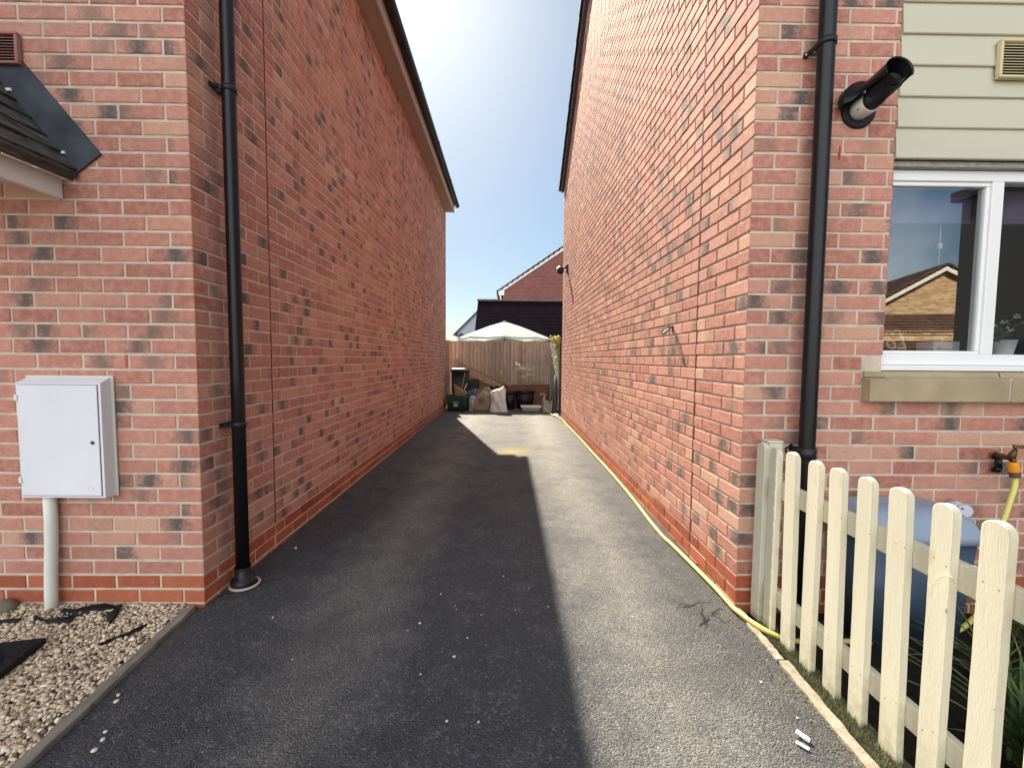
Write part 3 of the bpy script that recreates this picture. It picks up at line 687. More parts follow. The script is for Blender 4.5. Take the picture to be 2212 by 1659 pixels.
# gravel pebbles
def pebbles(name, area, n, rmin, rmax, mt, zf, seed, inside=None):
    rr = np.random.RandomState(seed); t = (1 + 5 ** .5) / 2
    iv = np.array([(-1, t, 0), (1, t, 0), (-1, -t, 0), (1, -t, 0), (0, -1, t), (0, 1, t), (0, -1, -t), (0, 1, -t), (t, 0, -1), (t, 0, 1), (-t, 0, -1), (-t, 0, 1)]) / math.sqrt(1 + t * t)
    ifc = np.array([(0, 11, 5), (0, 5, 1), (0, 1, 7), (0, 7, 10), (0, 10, 11), (1, 5, 9), (5, 11, 4), (11, 10, 2), (10, 7, 6), (7, 1, 8), (3, 9, 4), (3, 4, 2), (3, 2, 6), (3, 6, 8), (3, 8, 9), (4, 9, 5), (2, 4, 11), (6, 2, 10), (8, 6, 7), (9, 8, 1)])
    P = []; 
    while len(P) < n:
        x = rr.uniform(area[0], area[1]); y = rr.uniform(area[2], area[3])
        if inside is None or inside(x, y): P.append((x, y))
    P = np.array(P); V = np.zeros((n, 12, 3)); C = np.zeros((n, 60, 4)); 
    for i in range(n):
        r = rr.uniform(rmin, rmax); s = np.array([r * rr.uniform(.8, 1.5), r * rr.uniform(.7, 1.0), r * rr.uniform(.45, .75)])
        q = iv * s * (1 + rr.uniform(-.14, .14, (12, 1)))
        e = rr.uniform(-.5, .5, 2); az = rr.uniform(0, 6.28)
        Mx = np.array(Matrix.Rotation(az, 3, 'Z') @ Matrix.Rotation(e[0], 3, 'X') @ Matrix.Rotation(e[1], 3, 'Y'))
        V[i] = q @ Mx.T + np.array([P[i, 0], P[i, 1], zf(P[i, 0], P[i, 1]) + rr.uniform(-.004, .006)])
        C[i, :, :] = (rr.rand(), rr.rand(), rr.rand(), 1)
    F = (ifc[None] + (np.arange(n) * 12)[:, None, None]).reshape(-1, 3)
    me = bpy.data.meshes.new(name); me.from_pydata(V.reshape(-1, 3).tolist(), [], F.tolist())
    ca = me.color_attributes.new('bc', 'FLOAT_COLOR', 'CORNER'); ca.data.foreach_set('color', C.reshape(-1))
    me.polygons.foreach_set('use_smooth', [True] * len(F)); me.materials.append(mt); me.update()
    o = bpy.data.objects.new(name, me); COL.objects.link(o); return o
PEB = bpy.data.materials.new('pebble'); PEB.use_nodes = True; t = NT(PEB); b_ = t.n['Principled BSDF']
at = t.new('Attribute', attribute_name='bc'); sp = t.new('SeparateColor'); t.link(at.outputs['Color'], sp.inputs[0]); tc = t.new('TexCoord')
base = t.ramp(sp.outputs[0], [(0, (.12, .10, .09)), (.12, (.32, .25, .19)), (.35, (.56, .47, .37)), (.55, (.42, .36, .31)), (.75, (.66, .58, .47)), (.92, (.76, .70, .60)), (1, (.88, .86, .82))])
base = t.mix(.3, base, t.ramp(t.noise(tc.outputs['Object'], 120, 3), [(.3, .3), (.7, .8)]), 'OVERLAY'); base = t.mix(1.0, base, (1.0, .93, .80), 'MULTIPLY')
t.link(base, b_.inputs['Base Color']); b_.inputs['Roughness'].default_value = .8
inl = lambda x, y: x < LK(y) - .050 + .014 * math.sin(y * 40) + .02 * (noise.noise(Vector((x * 60, y * 60, 1))) > .35)
heap = lambda x, y: -.012 + .020 * max(0, 1 - abs(y - 2.14) / .35) + .006 * noise.noise(Vector((x * 5, y * 5, 9)))
gr = pebbles('gravel', (-3.05, -1.5, 1.0, 2.135), 19000, .0045, .0108, PEB, heap, 5, inl)
GRIT = mat('dark_grit', (.10, .085, .06), rough=1, col2=(.26, .23, .18), scale=60)
rg = np.random.RandomState(4)
go = pebbles('grit', (-1.54, -1.40, 2.2, 10.5), 1500, .0012, .0042, GRIT, lambda x, y: gz(x, y) + .001, 21, lambda x, y: rg.rand() < math.exp(-(x + 1.54) / .022))
tag(go, 'fine brown grit gathered on the tarmac along the shaded wall foot', 'grit', kind='stuff')
go = pebbles('grit', (1.02, 1.19, 1.0, 9.3), 1700, .0012, .0042, GRIT, lambda x, y: gz(x, y) + .001, 22, lambda x, y: rg.rand() < math.exp(-((min(1.19, RK(y)) if y < 2.1 else 1.19) - x) / .03) and (y > 2.1 or x < RK(y)))
tag(go, 'fine brown grit gathered along the sunlit wall foot and kerb', 'grit', kind='stuff')
tag(gr, 'buff and grey gravel chippings beside the driveway', 'gravel', kind='stuff')
# weed membrane scraps poking from the gravel
MEMB = mat('weed_membrane', (.008, .008, .010), rough=.7, bump=.3, bscale=200)
def scrap(pts, label, zz, seed):
    q = random.Random(seed); b = MB(); n = len(pts)
    top = []
    for (x, y, wd) in pts: top.append((x, y, wd))
    vs = []
    for i, (x, y, wd) in enumerate(top):
        z = heap(x, y) + zz + q.uniform(0, .008)
        vs += [(x, y - wd * .5, z - .006), (x, y + wd * .5, z + q.uniform(.006, .018)), (x + .001, y - wd * .5, z - .009), (x + .001, y + wd * .5, z + .003)]
    fs = []
    for i in range(n - 1):
        a = i * 4; fs += [[a, a + 1, a + 5, a + 4], [a + 2, a + 6, a + 7, a + 3], [a, a + 4, a + 6, a + 2], [a + 1, a + 3, a + 7, a + 5]]
    b.add(vs, fs, 0, True); tag(b.build('membrane_scrap', MEMB), label, 'weed membrane', 'weed membrane scraps in the gravel')
scrap([(-2.19, 2.06, .012), (-2.13, 2.055, .03), (-2.08, 2.075, .05), (-2.02, 2.085, .045), (-1.965, 2.09, .045), (-1.94, 2.07, .09), (-1.905, 2.03, .06), (-1.875, 1.98, .015)], 'large torn black membrane scrap below the white cabinet, bent like a hook', .006, 1)
scrap([(-2.26, 2.005, .006), (-2.2, 1.995, .014), (-2.12, 1.99, .022), (-2.08, 2.01, .02)], 'curved thin black membrane strip in front of the hooked scrap', .006, 2)
scrap([(-1.79, 1.83, .002), (-1.755, 1.87, .004), (-1.735, 1.895, .016), (-1.705, 1.93, .022), (-1.69, 1.965, .006)], 'slanted black membrane strip in the gravel near the driveway edging', .006, 3)
scrap([(-2.42, 1.985, .006), (-2.36, 1.99, .008), (-2.31, 1.995, .003)], 'short black membrane strip in the gravel at the edge of the photo', .010, 4)
mh = thing('inspection_cover', 'square black plastic drain cover lying on the gravel', 'drain cover', (-2.215, 1.585, 0))
Mr = Matrix.Translation((-2.215, 1.575, .02)) @ Matrix.Rotation(R_(13), 4, 'Z')
b = MB(); b.bbox(-.235, .235, -.235, .235, -.025, .006, .006, M=Mr); COVM = mat('dull_black_cover', (.012, .012, .014), rough=.85, spec=.2, var=.4, scale=30, bump=.3, bscale=200); part(b, 'frame', COVM, mh)
b = MB(); b.lathe([(.2, .0065), (.2, .009), (.194, .0095), (.19, .0075), (.0001, .0075)], M=Mr, n=48); part(b, 'lid', COVM, mh)
b = MB(); b.lathe([(.0001, .05), (.03, .042), (.052, .02), (.05, 0)], c=(-2.52, 2.10, .0), n=9, sx=1.3); tag(b.build('stone', mat('grey_rock', (.20, .18, .13), rough=.9, var=.3)), 'grey green rock against the brick wall on the gravel', 'rock')

# ================================================================= RIGHT HOUSE
RX, REND = 1.194, 9.40
ZR, PR = .092, .0758
corner_seed = 9
rh = thing('brick_house', 'red brick house with sunlit side wall, sage cladding and a white window', 'house', (RX, FY, 0))
fr_side = lambda u, v, n: (-n, u, v)
fr_front = lambda u, v, n: (u, -n, v)
JR = .5625; RL = REND - FY; sR = .70; ez_r = 4.96
ridge_y = RL / 2
def ztop(u): return ez_r + sR * (ridge_y - abs(u - ridge_y)) - .02
def rows_gable(j0, j1):
    R = {}
    for j in range(j0, j1):
        zt = ZR + PR * (j + 1); hd = (j % 2) == 1; f0 = .1025 if hd else .215
        if zt < ez_r: R[j] = [(0, JR, f0, True), (JR + .010, RL, f0, False)]
        else:
            a = (zt - ez_r) / sR; a2 = RL - a
            if a2 - a < .3: continue
            a = math.ceil(a / .1125) * .1125
            R[j] = ([(a, JR, f0, False)] if a < JR - .1 else []) + [(max(a, JR + .01), a2, f0, False)]
    return R
mo = MB(); mo.prism([(.104, -.3), (RL, -.3), (RL, ez_r), (ridge_y, ez_r + sR * ridge_y), (.104, ez_r + sR * .104)], lambda a, b, t: (t, a, b), .0075, .104)
ABR = (1.03, 1.23, .095, .160)
sw = bricks('wall', fr_side, rows_gable(1, 98), ZR, PR, 21, rh, BRICK, corner='other'); join_into(sw, mo, MORTAR)
bricks('plinth', fr_side, {j: [(0, JR, .1025 if j % 2 else .215, True), (JR + .01, RL, .1025 if j % 2 else .215, False)] for j in (-2, -1, 0)}, ZR, PR, 23, rh, PLINTH, corner='other', cuts=[ABR])
airbrick(fr_side, 1.024, 1.2375, .0985, .1615, rh)
b = MB(); b.box(.0015, .02, JR - .0005, JR + .0105, .168, 5.2); b.build('expansion_joint', SEAL, rh)
SZ0, SZ1 = 1.082, 1.186
WX0, WX1 = 1.894 - RX, 3.55 - RX        # opening between brick piers (local x)
def seg_r(j):
    zb = ZR + PR * j + .005; zt = zb + PR - .01
    if zt < SZ0: return [(0, 4.3, True)]
    if zb < 1.235 and zt > SZ0: return [(0, 1.788 - RX, True), (3.66 - RX, 4.3, False)]
    return [(0, WX0, True), (WX1, 4.3, False)]
fw = bricks('wall', fr_front, rows_front(1, 64, seg_r, 0), ZR, PR, 22, rh, BRICK, corner='own')
mo = MB(); mo.box(.0042, 4.3, .0042, .104, -.3, 1.08); mo.box(.0042, WX0 - .004, .0042, .104, 1.08, 4.9); mo.box(WX1 + .004, 4.3, .0042, .104, 1.08, 4.9)
mo.box(WX0 - .004, WX1 + .004, .05, .104, 2.30, 4.9); mo.box(WX0 - .004, WX1 + .004, .03, .104, 1.08, 1.2)
join_into(fw, mo, MORTAR)
bricks('plinth', fr_front, rows_front(-2, 1, lambda j: [(0, 4.3, True)], 0), ZR, PR, 24, rh, PLINTH, corner='own')
weep(fr_front, .425, 2.262, rh)
b = MB(); b.box(4.305, 6.2, .0045, .1, -.3, 4.9); b.box(6.1, 6.2, .105, RL - .105, -.3, 4.9); b.box(.105, 6.2, RL - .1, RL - .002, -.3, 4.9)
b.build('wall', bpy.data.materials['far_brick'], rh)
rf = MB()
roof_slab(rf, (-.105, -.30, ez_r - .13), (6.3, -.30, ez_r - .13), (6.3, ridge_y, ez_r + sR * ridge_y + .13), (-.105, ridge_y, ez_r + sR * ridge_y + .13), 14, .05, .02)
roof_slab(rf, (-.105, RL + .16, ez_r - .03), (6.3, RL + .16, ez_r - .03), (6.3, ridge_y, ez_r + sR * ridge_y + .135), (-.105, ridge_y, ez_r + sR * ridge_y + .135), 14, .05, .02)
rf.build('roof', TILE, rh)
b = MB()
def rakeboard(mb, ua, ub, w0, w1, x0, x1):
    za, zb = ez_r + sR * (ridge_y - abs(ua - ridge_y)), ez_r + sR * (ridge_y - abs(ub - ridge_y))
    mb.prism([(ua, za + w0), (ub, zb + w0), (ub, zb + w1), (ua, za + w1)], lambda a, b, t: (t, a, b), x0, x1)
rakeboard(b, -.2, ridge_y, -.08, .085, -.062, -.036); rakeboard(b, ridge_y + .001, RL + .04, -.08, .085, -.062, -.036)
b.build('bargeboard', BOARDD, rh)
b = MB(); rakeboard(b, -.2, ridge_y, -.07, -.055, -.0355, -.002); rakeboard(b, ridge_y + .001, RL + .04, -.07, -.055, -.0355, -.002); b.build('soffit', BOARDD, rh)
b = MB(); b.box(-.06, 6.2, -.20, -.002, 4.80, 4.815); b.build('soffit', BOARD, rh)
gutter((-.05, -.27, 4.86), (6.2, -.27, 4.86), .056, rh, out=Vector((0, -1, 0)))
# cladding: lapped boards
b = MB(); cz = 2.272; X0c, X1c = WX0 + .002, WX1 - .002
for i in range(18):
    z = cz + .1463 * i
    prof = [(-.006, z + .004), (-.003, z), (.012, z), (.012, z + .15), (.006, z + .15), (-.0055, z + .010)]
    b.prism(prof, lambda y, zz, t: (t, y, zz), X0c, X1c)
b.build('cladding', CLAD, rh)
# window
GLASS = bpy.data.materials.new('window_glass'); GLASS.use_nodes = True; t = NT(GLASS); t.n.clear()
o_ = t.new('OutputMaterial'); gl = t.new('BsdfGlossy'); gl.inputs['Roughness'].default_value = 0.0; gl.inputs['Color'].default_value = (.95, .98, 1, 1)
tr = t.new('BsdfTransparent'); tr.inputs['Color'].default_value = (.8, .84, .84, 1); mx = t.new('MixShader'); fr = t.new('Fresnel'); ge = t.new('NewGeometry'); t.link(t.math('MULTIPLY_ADD', ge.outputs['Backfacing'], 1 / 3.3 - 3.3, 3.3), fr.inputs['IOR'])
t.link(fr.outputs[0], mx.inputs[0]); t.link(tr.outputs[0], mx.inputs[1]); t.link(gl.outputs[0], mx.inputs[2]); t.link(mx.outputs[0], o_.inputs[0])
wn = thing('window', None, None); wn.parent = rh; wn.location = (0, 0, 0)
WY = 2.20
b = MB()   # frame (all in world coordinates)
fx0, fx1 = 1.90, 3.545
b.bbox(fx0, fx1, WY - .005, WY + .06, 2.190, 2.243, .003)          # head
b.bbox(fx0, fx1, WY - .012, WY + .06, 1.262, 1.318, .003)          # bottom rail
b.bbox(fx0 - .004, fx1 + .004, WY - .045, WY + .055, 1.232, 1.2605, .003)  # cill
b.bbox(fx0, 1.925, WY - .004, WY + .0592, 1.3185, 2.1895, .003)
b.bbox(2.453, 2.513, WY - .006, WY + .0596, 1.3185, 2.1895, .003)
b.bbox(3.50, fx1, WY - .004, WY + .0592, 1.3185, 2.1895, .003)
part(b, 'window_frame', WHITEP, wn)
b = MB()   # opening sash beads of the first light
b.bbox(1.9255, 2.4525, WY + .004, WY + .05, 2.168, 2.1893, .003); b.bbox(1.9255, 2.4525, WY + .004, WY + .05, 1.3187, 1.335, .003)
b.bbox(2.434, 2.4527, WY + .005, WY + .0495, 1.3355, 2.1675, .003); b.bbox(1.9253, 1.944, WY + .005, WY + .0495, 1.3355, 2.1675, .003)
part(b, 'sash', WHITEP, wn)
b = MB(); b.add([(1.944, WY + .018, 1.335), (2.434, WY + .018, 1.335), (2.434, WY + .018, 2.168), (1.944, WY + .018, 2.168)], [(0, 1, 2, 3)]); part(b, 'pane', GLASS, wn)
b = MB(); b.add([(2.513, WY + .028, 1.318), (3.50, WY + .028, 1.318), (3.50, WY + .028, 2.19), (2.513, WY + .028, 2.19)], [(0, 1, 2, 3)]); part(b, 'pane', GLASS, wn)
b = MB(); b.bbox(1.894 + .003, 3.55, 2.163, 2.198, 2.2445, 2.272, .002); part(b, 'head_trim', mat('dirty_trim', (.42, .41, .36), rough=.7, col2=(.25, .24, .20), scale=40), wn)
b = MB()
def sill(mb, x0, x1):
    prof = [(2.088, 1.082), (2.088, 1.183), (2.092, 1.1875), (2.14, 1.203), (2.149, 1.228), (2.25, 1.230), (2.25, 1.15), (2.137, 1.15), (2.137, 1.082)]
    mb.prism(prof, lambda y, z, t: (t, y, z), x0, x1)
sill(b, 1.895, 2.493); sill(b, 2.503, 3.10); sill(b, 3.11, 3.56)
b.prism([(2.088, 1.082), (2.088, 1.183), (2.092, 1.1875), (2.1385, 1.197), (2.1385, 1.082)], lambda y, z, t: (t, y, z), 1.793, 1.8948)
b.bbox(1.797, 1.8935, 2.1292, 2.20, 1.1985, 1.2275, .003)
b.box(2.494, 2.502, 2.091, 2.2, 1.084, 1.2, 1); b.box(3.101, 3.109, 2.091, 2.2, 1.084, 1.2, 1)
part(b, 'window_sill', [STONE, MORTAR], wn)
# room behind the glass
ROOM = mat('room_wall', (.10, .09, .085), rough=.9)
b = MB(); xa, xb, ya, yb, za, zb = 1.35, 5.2, 2.262, 5.5, .3, 2.7
b.add([(xa, ya, za), (xb, ya, za), (xb, yb, za), (xa, yb, za), (xa, ya, zb), (xb, ya, zb), (xb, yb, zb), (xa, yb, zb)], [(0, 1, 2, 3), (7, 6, 5, 4), (2, 6, 7, 3), (0, 3, 7, 4), (1, 5, 6, 2)])
b.box(xa, xb, ya + .0, ya + .02, za, 1.25); b.box(xa, xb, ya, ya + .02, 2.25, zb); b.box(xa, 1.90, ya, ya + .02, 1.25, 2.25); b.box(3.55, xb, ya, ya + .02, 1.25, 2.25)
part(b, 'room_interior', ROOM, wn)
b = MB(); b.bbox(1.905, 3.54, 2.262, 2.45, 1.296, 1.312, .003); part(b, 'window_board', WHITEP, wn)
BL = mat('purple_blind', (.15, .115, .19), rough=.9, var=.05, scale=3)
for xa_, xb_ in ((1.95, 2.46), (2.52, 3.48)):
    b = MB(); b.box(xa_, xb_, 2.300, 2.303, 2.03, 2.185); b.bbox(xa_, xb_, 2.294, 2.309, 2.012, 2.03, .003)
    tag(part(b, 'blind', BL, wn))
# indoor things on the window board
pz = 1.312
r = thing('planter', 'pale grey planter with trailing leaves on the window board indoors', 'planter', (2.39, 2.36, pz))
b = MB(); b.bbox(2.325, 2.470, 2.315, 2.42, pz, pz + .078, .004); b.box(2.332, 2.463, 2.322, 2.413, pz + .078, pz + .0785, 1); part(b, 'trough', [mat('pale_planter', (.55, .56, .58), rough=.5), SOIL], r)
def leaves(name, pts, size, m_, root, seed, flat=.4):
    q = random.Random(seed); b = MB()
    for p in pts:
        s = size * q.uniform(.6, 1.3); a = q.uniform(0, 6.28); t = Vector((math.cos(a), math.sin(a), q.uniform(-.9, .7))).normalized(); u = t.cross(Vector((q.uniform(-1, 1), q.uniform(-1, 1), 1))).normalized()
        n = t.cross(u); c = Vector(p)
        b.add([c, c + t * s * .5 + u * s * .28 + n * s * .05, c + t * s, c + t * s * .5 - u * s * .28 + n * s * .05], [(0, 1, 2), (0, 2, 3)])
    return part(b, name, m_, root) if root is not None else b
LEAF = mat('green_leaf', (.06, .10, .035), rough=.5, var=.4, scale=30)
q = random.Random(3)
pts = [(2.36 + q.gauss(0, .06), 2.34 + q.uniform(-.02, .05), pz + .09 + abs(q.gauss(0, .05)) - max(0, q.gauss(0, .05))) for _ in range(90)]
leaves('leaves', pts, .032, LEAF, r, 3)
# scroll-work letters ornament (seen from behind)
def text_mesh(name, body, size, extrude, M_, m_, shear=0.0, align='LEFT', bevel=0.0):
    cv = bpy.data.curves.new(name, 'FONT'); cv.body = body; cv.size = size; cv.extrude = extrude; cv.shear = shear; cv.align_x = align; cv.bevel_depth = bevel
    o = bpy.data.objects.new(name, cv); COL.objects.link(o); bpy.context.view_layer.update()
    me = bpy.data.meshes.new_from_object(o.evaluated_get(bpy.context.evaluated_depsgraph_get())); bpy.data.objects.remove(o)
    me.materials.clear(); me.materials.append(m_); me.transform(M_); q_ = bpy.data.objects.new(name, me); COL.objects.link(q_); return q_
PLY = mat('plywood', (.52, .38, .24), rough=.7)
wo = thing('word_ornament', 'cut wooden word ornament seen from behind in the window corner', 'ornament', (2.08, 2.30, 1.312))
o_ = text_mesh('letters', 'Love', .11, .004, Matrix.Translation((2.165 - 2.08, 0, 1.345 - 1.312)) @ Matrix.Rotation(R_(180), 4, 'Z') @ Matrix.Rotation(R_(90), 4, 'X'), PLY, .35, 'LEFT', .001); o_.parent = wo
for (cx_, cz_, rr_, a0, a1) in [(2.135, 1.352, .022, 20, 340), (2.10, 1.427, .020, -40, 230), (2.06, 1.425, .016, 10, 250), (2.08, 1.345, .026, 20, 160)]:
    lo = MB(); lo.tube([(cx_ + rr_ * math.cos(R_(a)), 2.30, cz_ + rr_ * math.sin(R_(a))) for a in range(a0, a1, 15)], .0028, 6); part(lo, 'scroll', PLY, wo)
b = MB(); b.bbox(2.0, 2.12, 2.285, 2.315, 1.3125, 1.326, .002); part(b, 'base', WHITEP, wo)
r = thing('flowering_plant', 'white flowered pot plant behind the darker window pane', 'house plant', (2.78, 2.38, pz))
b = MB(); b.lathe([(.04, 0), (.055, .09), (.058, .09), (.05, .085), (.0001, .085)], c=(2.78, 2.38, pz), n=20); part(b, 'pot', WHITEP, r)
b = MB(); tips = [(2.60, 2.31, 1.471), (2.66, 2.32, 1.484), (2.70, 2.31, 1.50), (2.64, 2.33, 1.41), (2.78, 2.33, 1.53), (2.86, 2.34, 1.50), (2.73, 2.31, 1.455)]
for p in tips: b.tube([(2.78, 2.38, pz + .08), ((2.78 + p[0]) / 2, 2.36, (p[2] + pz + .1) / 2 + .03), p], .0025, 6)
part(b, 'stem', LEAF, r)
pts = []
for p in tips: pts += [(p[0] + q.gauss(0, .004), p[1], p[2] + q.gauss(0, .004)) for _ in range(7)]
leaves('blossom', pts, .022, mat('white_petal', (.75, .76, .68), rough=.6), r, 5)
leaves('leaves', [(2.70 + q.gauss(0, .05), 2.36 + q.uniform(-.04, .04), pz + .10 + q.uniform(0, .06)) for _ in range(40)], .045, LEAF, r, 6)
r = thing('pull_cord', 'small blind cord with a cream toggle hanging inside the window', 'blind cord', (2.325, 2.32, 1.9))
b = MB(); b.tube([(2.325, 2.32, 2.02), (2.325, 2.32, 1.80)], .0015, 6); part(b, 'cord', WHITEP, r)
b = MB(); b.bbox(2.315, 2.335, 2.312, 2.328, 1.885, 1.915, .003); part(b, 'toggle', VENTC, r)
# fixtures on the right house
louvre_vent('wall_vent', 'cream louvred vent on the sage cladding above the window', 'wall vent', 2.352, 2.58, 2.643, 2.823, FY - .003, VENTC, VENTC, 12)
dp = thing('downpipe', 'black rainwater downpipe on the front wall beside the boiler flue', 'downpipe', (1.477, 2.068, 0))
b = MB(); b.tube([(1.477, 2.068, z) for z in (-.03, .8, 1.7, 3.0, 4.4)] + [(1.477, 2.0, 4.55), (1.477, 1.90, 4.68), (1.477, 1.87, 4.8)], .036, 24); part(b, 'pipe', BLACKP, dp)
b = MB(); b.lathe([(.0365, 0), (.0425, 0), (.0425, .045), (.0365, .047)], c=(1.477, 2.068, .80), n=24); part(b, 'coupling', BLACKM, dp)
for z in (.84, 2.755, 4.2):
    b = MB(); b.lathe([(.0362, -.013), (.041, -.013), (.041, .013), (.0362, .013)], c=(1.477, 2.068, z), n=24)
    s_ = z - .012
    b.prism([(1.416, s_ - .011), (1.432, s_ - .011), (1.447, s_ + .012), (1.447, s_ + .030), (1.436, s_ + .022), (1.428, s_ + .011), (1.416, s_ + .011)], lambda x, zz, t: (x, t, zz), 2.128, 2.1385)
    b.box(1.438, 1.448, 2.085, 2.129, z - .009, z + .010); b.box(1.506, 1.514, 2.085, 2.138, z - .009, z + .009)
    b.lathe([(.004, 0), (.004, .002), (.0001, .003)], M=Matrix.Rotation(R_(90), 4, 'X'), c=(1.4235, 2.128, s_), n=10, mi=1)
    part(b, 'bracket', [BLACKM, WHITEP], dp)
# boiler flue
fl = thing('boiler_flue', 'black boiler flue with curved cowl sticking out of the brick wall', 'flue', (1.697, 2.138, 2.49))
RUB = mat('rubber_black', (.014, .014, .016), rough=.65, var=.3, scale=20)
Mx = lambda p: Matrix.Translation(p) @ Matrix.Rotation(R_(90), 4, 'X')
b = MB(); b.lathe([(.04, .004), (.06, .008), (.075, .010), (.083, .006), (.084, -.001)], M=Mx((1.697, 2.137, 2.492)), n=40); part(b, 'wall_seal', RUB, fl)
b = MB(); b.lathe([(.046, -.003), (.047, .075), (.044, .078), (.040, .078)], M=Mx((1.697, 2.137, 2.492)), n=36)
b.lathe([(.005, 0), (.005, .0015), (.0001, .0015)], M=Matrix.Translation((1.655, 2.085, 2.470)) @ Matrix.Rotation(R_(-65), 4, 'Y'), n=10, mi=1); part(b, 'collar', [mat('dull_white', (.62, .60, .55), rough=.5, var=.08), HOLE], fl)
ax0, ax1 = Vector((1.697, 2.066, 2.495)), Vector((1.697, 1.945, 2.515))
b = MB(); b.tube([ax0, ax0.lerp(ax1, .3), ax0.lerp(ax1, .31), ax1], [.0435, .0435, .040, .040], 32, cap=False); b.tube([ax0.lerp(ax1, .05), ax1], [.037, .037], 24, cap=True); part(b, 'tube', BLACKM, fl)
# cowl: half shell open below, with flared skirt at the wall end and rounded lip
b = MB(); nseg = 20
def cowl_ring(c, r, a0, a1, dirv):
    dirv = dirv.normalized(); sd = dirv.cross(Vector((0, 0, 1))).normalized(); up = sd.cross(dirv)
    return [c + sd * (math.cos(R_(a0 + (a1 - a0) * i / nseg)) * r) + up * (math.sin(R_(a0 + (a1 - a0) * i / nseg)) * r) for i in range(nseg + 1)]
dv = Vector((-.005, -1, .215)); C0 = Vector((1.690, 2.105, 2.500))
st = [(-.004, .112, -12, 108), (.026, .108, -8, 112), (.032, .070, 0, 190), (.11, .063, -8, 198), (.190, .058, -20, 208), (.200, .062, -20, 208)]
vo = []; vi = []
for (s_, r0, a0, a1) in st:
    c = C0 + dv.normalized() * s_; vo += cowl_ring(c, r0, a0, a1, dv); vi += cowl_ring(c, r0 - .003, a0, a1, dv)
nn = nseg + 1; fs = [[i * nn + k_, i * nn + k_ + 1, (i + 1) * nn + k_ + 1, (i + 1) * nn + k_] for i in range(len(st) - 1) for k_ in range(nseg)]
b.add(vo, fs, 0, True); b.add(vi, fs, 0, True)
o1 = 0; T_ = len(st) * nn
for i in (0, len(st) - 1): b.f += [[i * nn + k_, i * nn + k_ + 1, T_ + i * nn + k_ + 1, T_ + i * nn + k_] for k_ in range(nseg)]; b.m += [0] * nseg; b.sm += [False] * nseg
part(b, 'cowl', BLACKP, fl)
b = MB(); c = C0 + dv.normalized() * .075; b.tube([c, C0 + dv.normalized() * .196], [.045, .047], 28, cap=False); b.tube([C0 + dv.normalized() * .11, C0 + dv.normalized() * .112], .044, 28); part(b, 'outlet', BLACKM, fl)
# hook and lamp on the sunlit wall
hk = thing('wall_hook', 'small black ring hook on the sunlit brick side wall', 'hook', (RX, 3.12, 1.50))
b = MB(); b.tube([(RX - .001, 3.10, 1.515), (RX - .035, 3.10, 1.515), (RX - .050, 3.105, 1.505)], .006, 8)
b.tube([(RX - .012 - .028 * (1 - math.cos(a)), 3.10 + .0 + .03 * math.sin(a) * .6, 1.49 + .026 * math.cos(a)) for a in [R_(20 + 300 * i / 16) for i in range(17)]], .006, 8)
part(b, 'ring', BLACKM, hk)
b = MB(); b.bbox(RX - .004, RX - .0005, 3.09, 3.108, 1.475, 1.525, .001); b.lathe([(.004, 0), (.0001, .003)], M=Matrix.Translation((RX - .005, 3.10, 1.475)) @ Matrix.Rotation(R_(-90), 4, 'Y'), mi=1, n=8)
part(b, 'plate', [BLACKM, WHITEP], hk)
lp = thing('security_lamp', 'black security floodlight with pale sensor on the far end of the sunlit wall', 'floodlight', (RX, 8.7, 3.1))
b = MB(); b.bbox(RX - .03, RX - .001, 8.62, 8.78, 3.02, 3.16, .006); b.tube([(RX - .03, 8.7, 3.12), (RX - .07, 8.68, 3.12), (RX - .10, 8.66, 3.08)], .016, 10); part(b, 'bracket', BLACKM, lp)
b = MB(); M_ = Matrix.Translation((RX - .14, 8.62, 3.04)) @ Matrix.Rotation(R_(-30), 4, 'X') @ Matrix.Rotation(R_(35), 4, 'Y')
b.bbox(-.055, .055, -.03, .05, -.06, .06, .008, M=M_); part(b, 'lamp_head', BLACKM, lp)
b = MB(); b.bbox(-.078, -.052, -.05, .05, -.05, .05, .008, M=M_); part(b, 'lens', WHITEP, lp)
b = MB(); b.lathe([(.0001, .03), (.022, .02), (.028, 0), (.022, -.02), (.0001, -.03)], c=(RX - .07, 8.58, 3.02), n=16); part(b, 'sensor', WHITEP, lp)
b = MB(); b.tube([(RX - .045, 8.69, 3.10), (RX - .06, 8.66, 3.02), (RX - .04, 8.68, 2.95), (RX - .01, 8.70, 3.0)], .005, 8); part(b, 'cable', BLACKM, lp)

# outside tap, with hose running back up the drive
tp = thing('garden_tap', 'old brass outside tap on the brick wall below the window sill', 'tap', (2.47, FY, .80))
b = MB(); b.tube([(2.491, 2.135, .807), (2.486, 2.10, .810), (2.462, 2.066, .812), (2.450, 2.045, .814), (2.442, 2.02, .817)], [.012, .012, .013, .012, .016], 14)
b.tube([(2.438, 2.02, .806), (2.440, 2.012, .838), (2.444, 2.004, .866)], [.016, .0145, .006], 14); b.tube([(2.441, 2.012, .815), (2.442, 2.01, .801)], [.012, .0115], 12)
b.lathe([(.010, -.010), (.0145, -.009), (.016, 0), (.0145, .009), (.010, .010)], c=(2.476, 2.085, .811), M=Matrix.Rotation(R_(60), 4, 'Y'), n=6, sm=False); part(b, 'body', BRASS, tp)
b = MB(); b.tube([(2.424, 1.998, .874), (2.468, 1.995, .880)], [.0055, .0055], 8); b.tube([(2.445, 1.978, .876), (2.447, 2.018, .878)], [.0055, .0055], 8); b.lathe([(.0001, .008), (.009, .006), (.010, -.004), (.0001, -.005)], c=(2.446, 1.998, .876), n=12); part(b, 'handle', BRASS, tp)
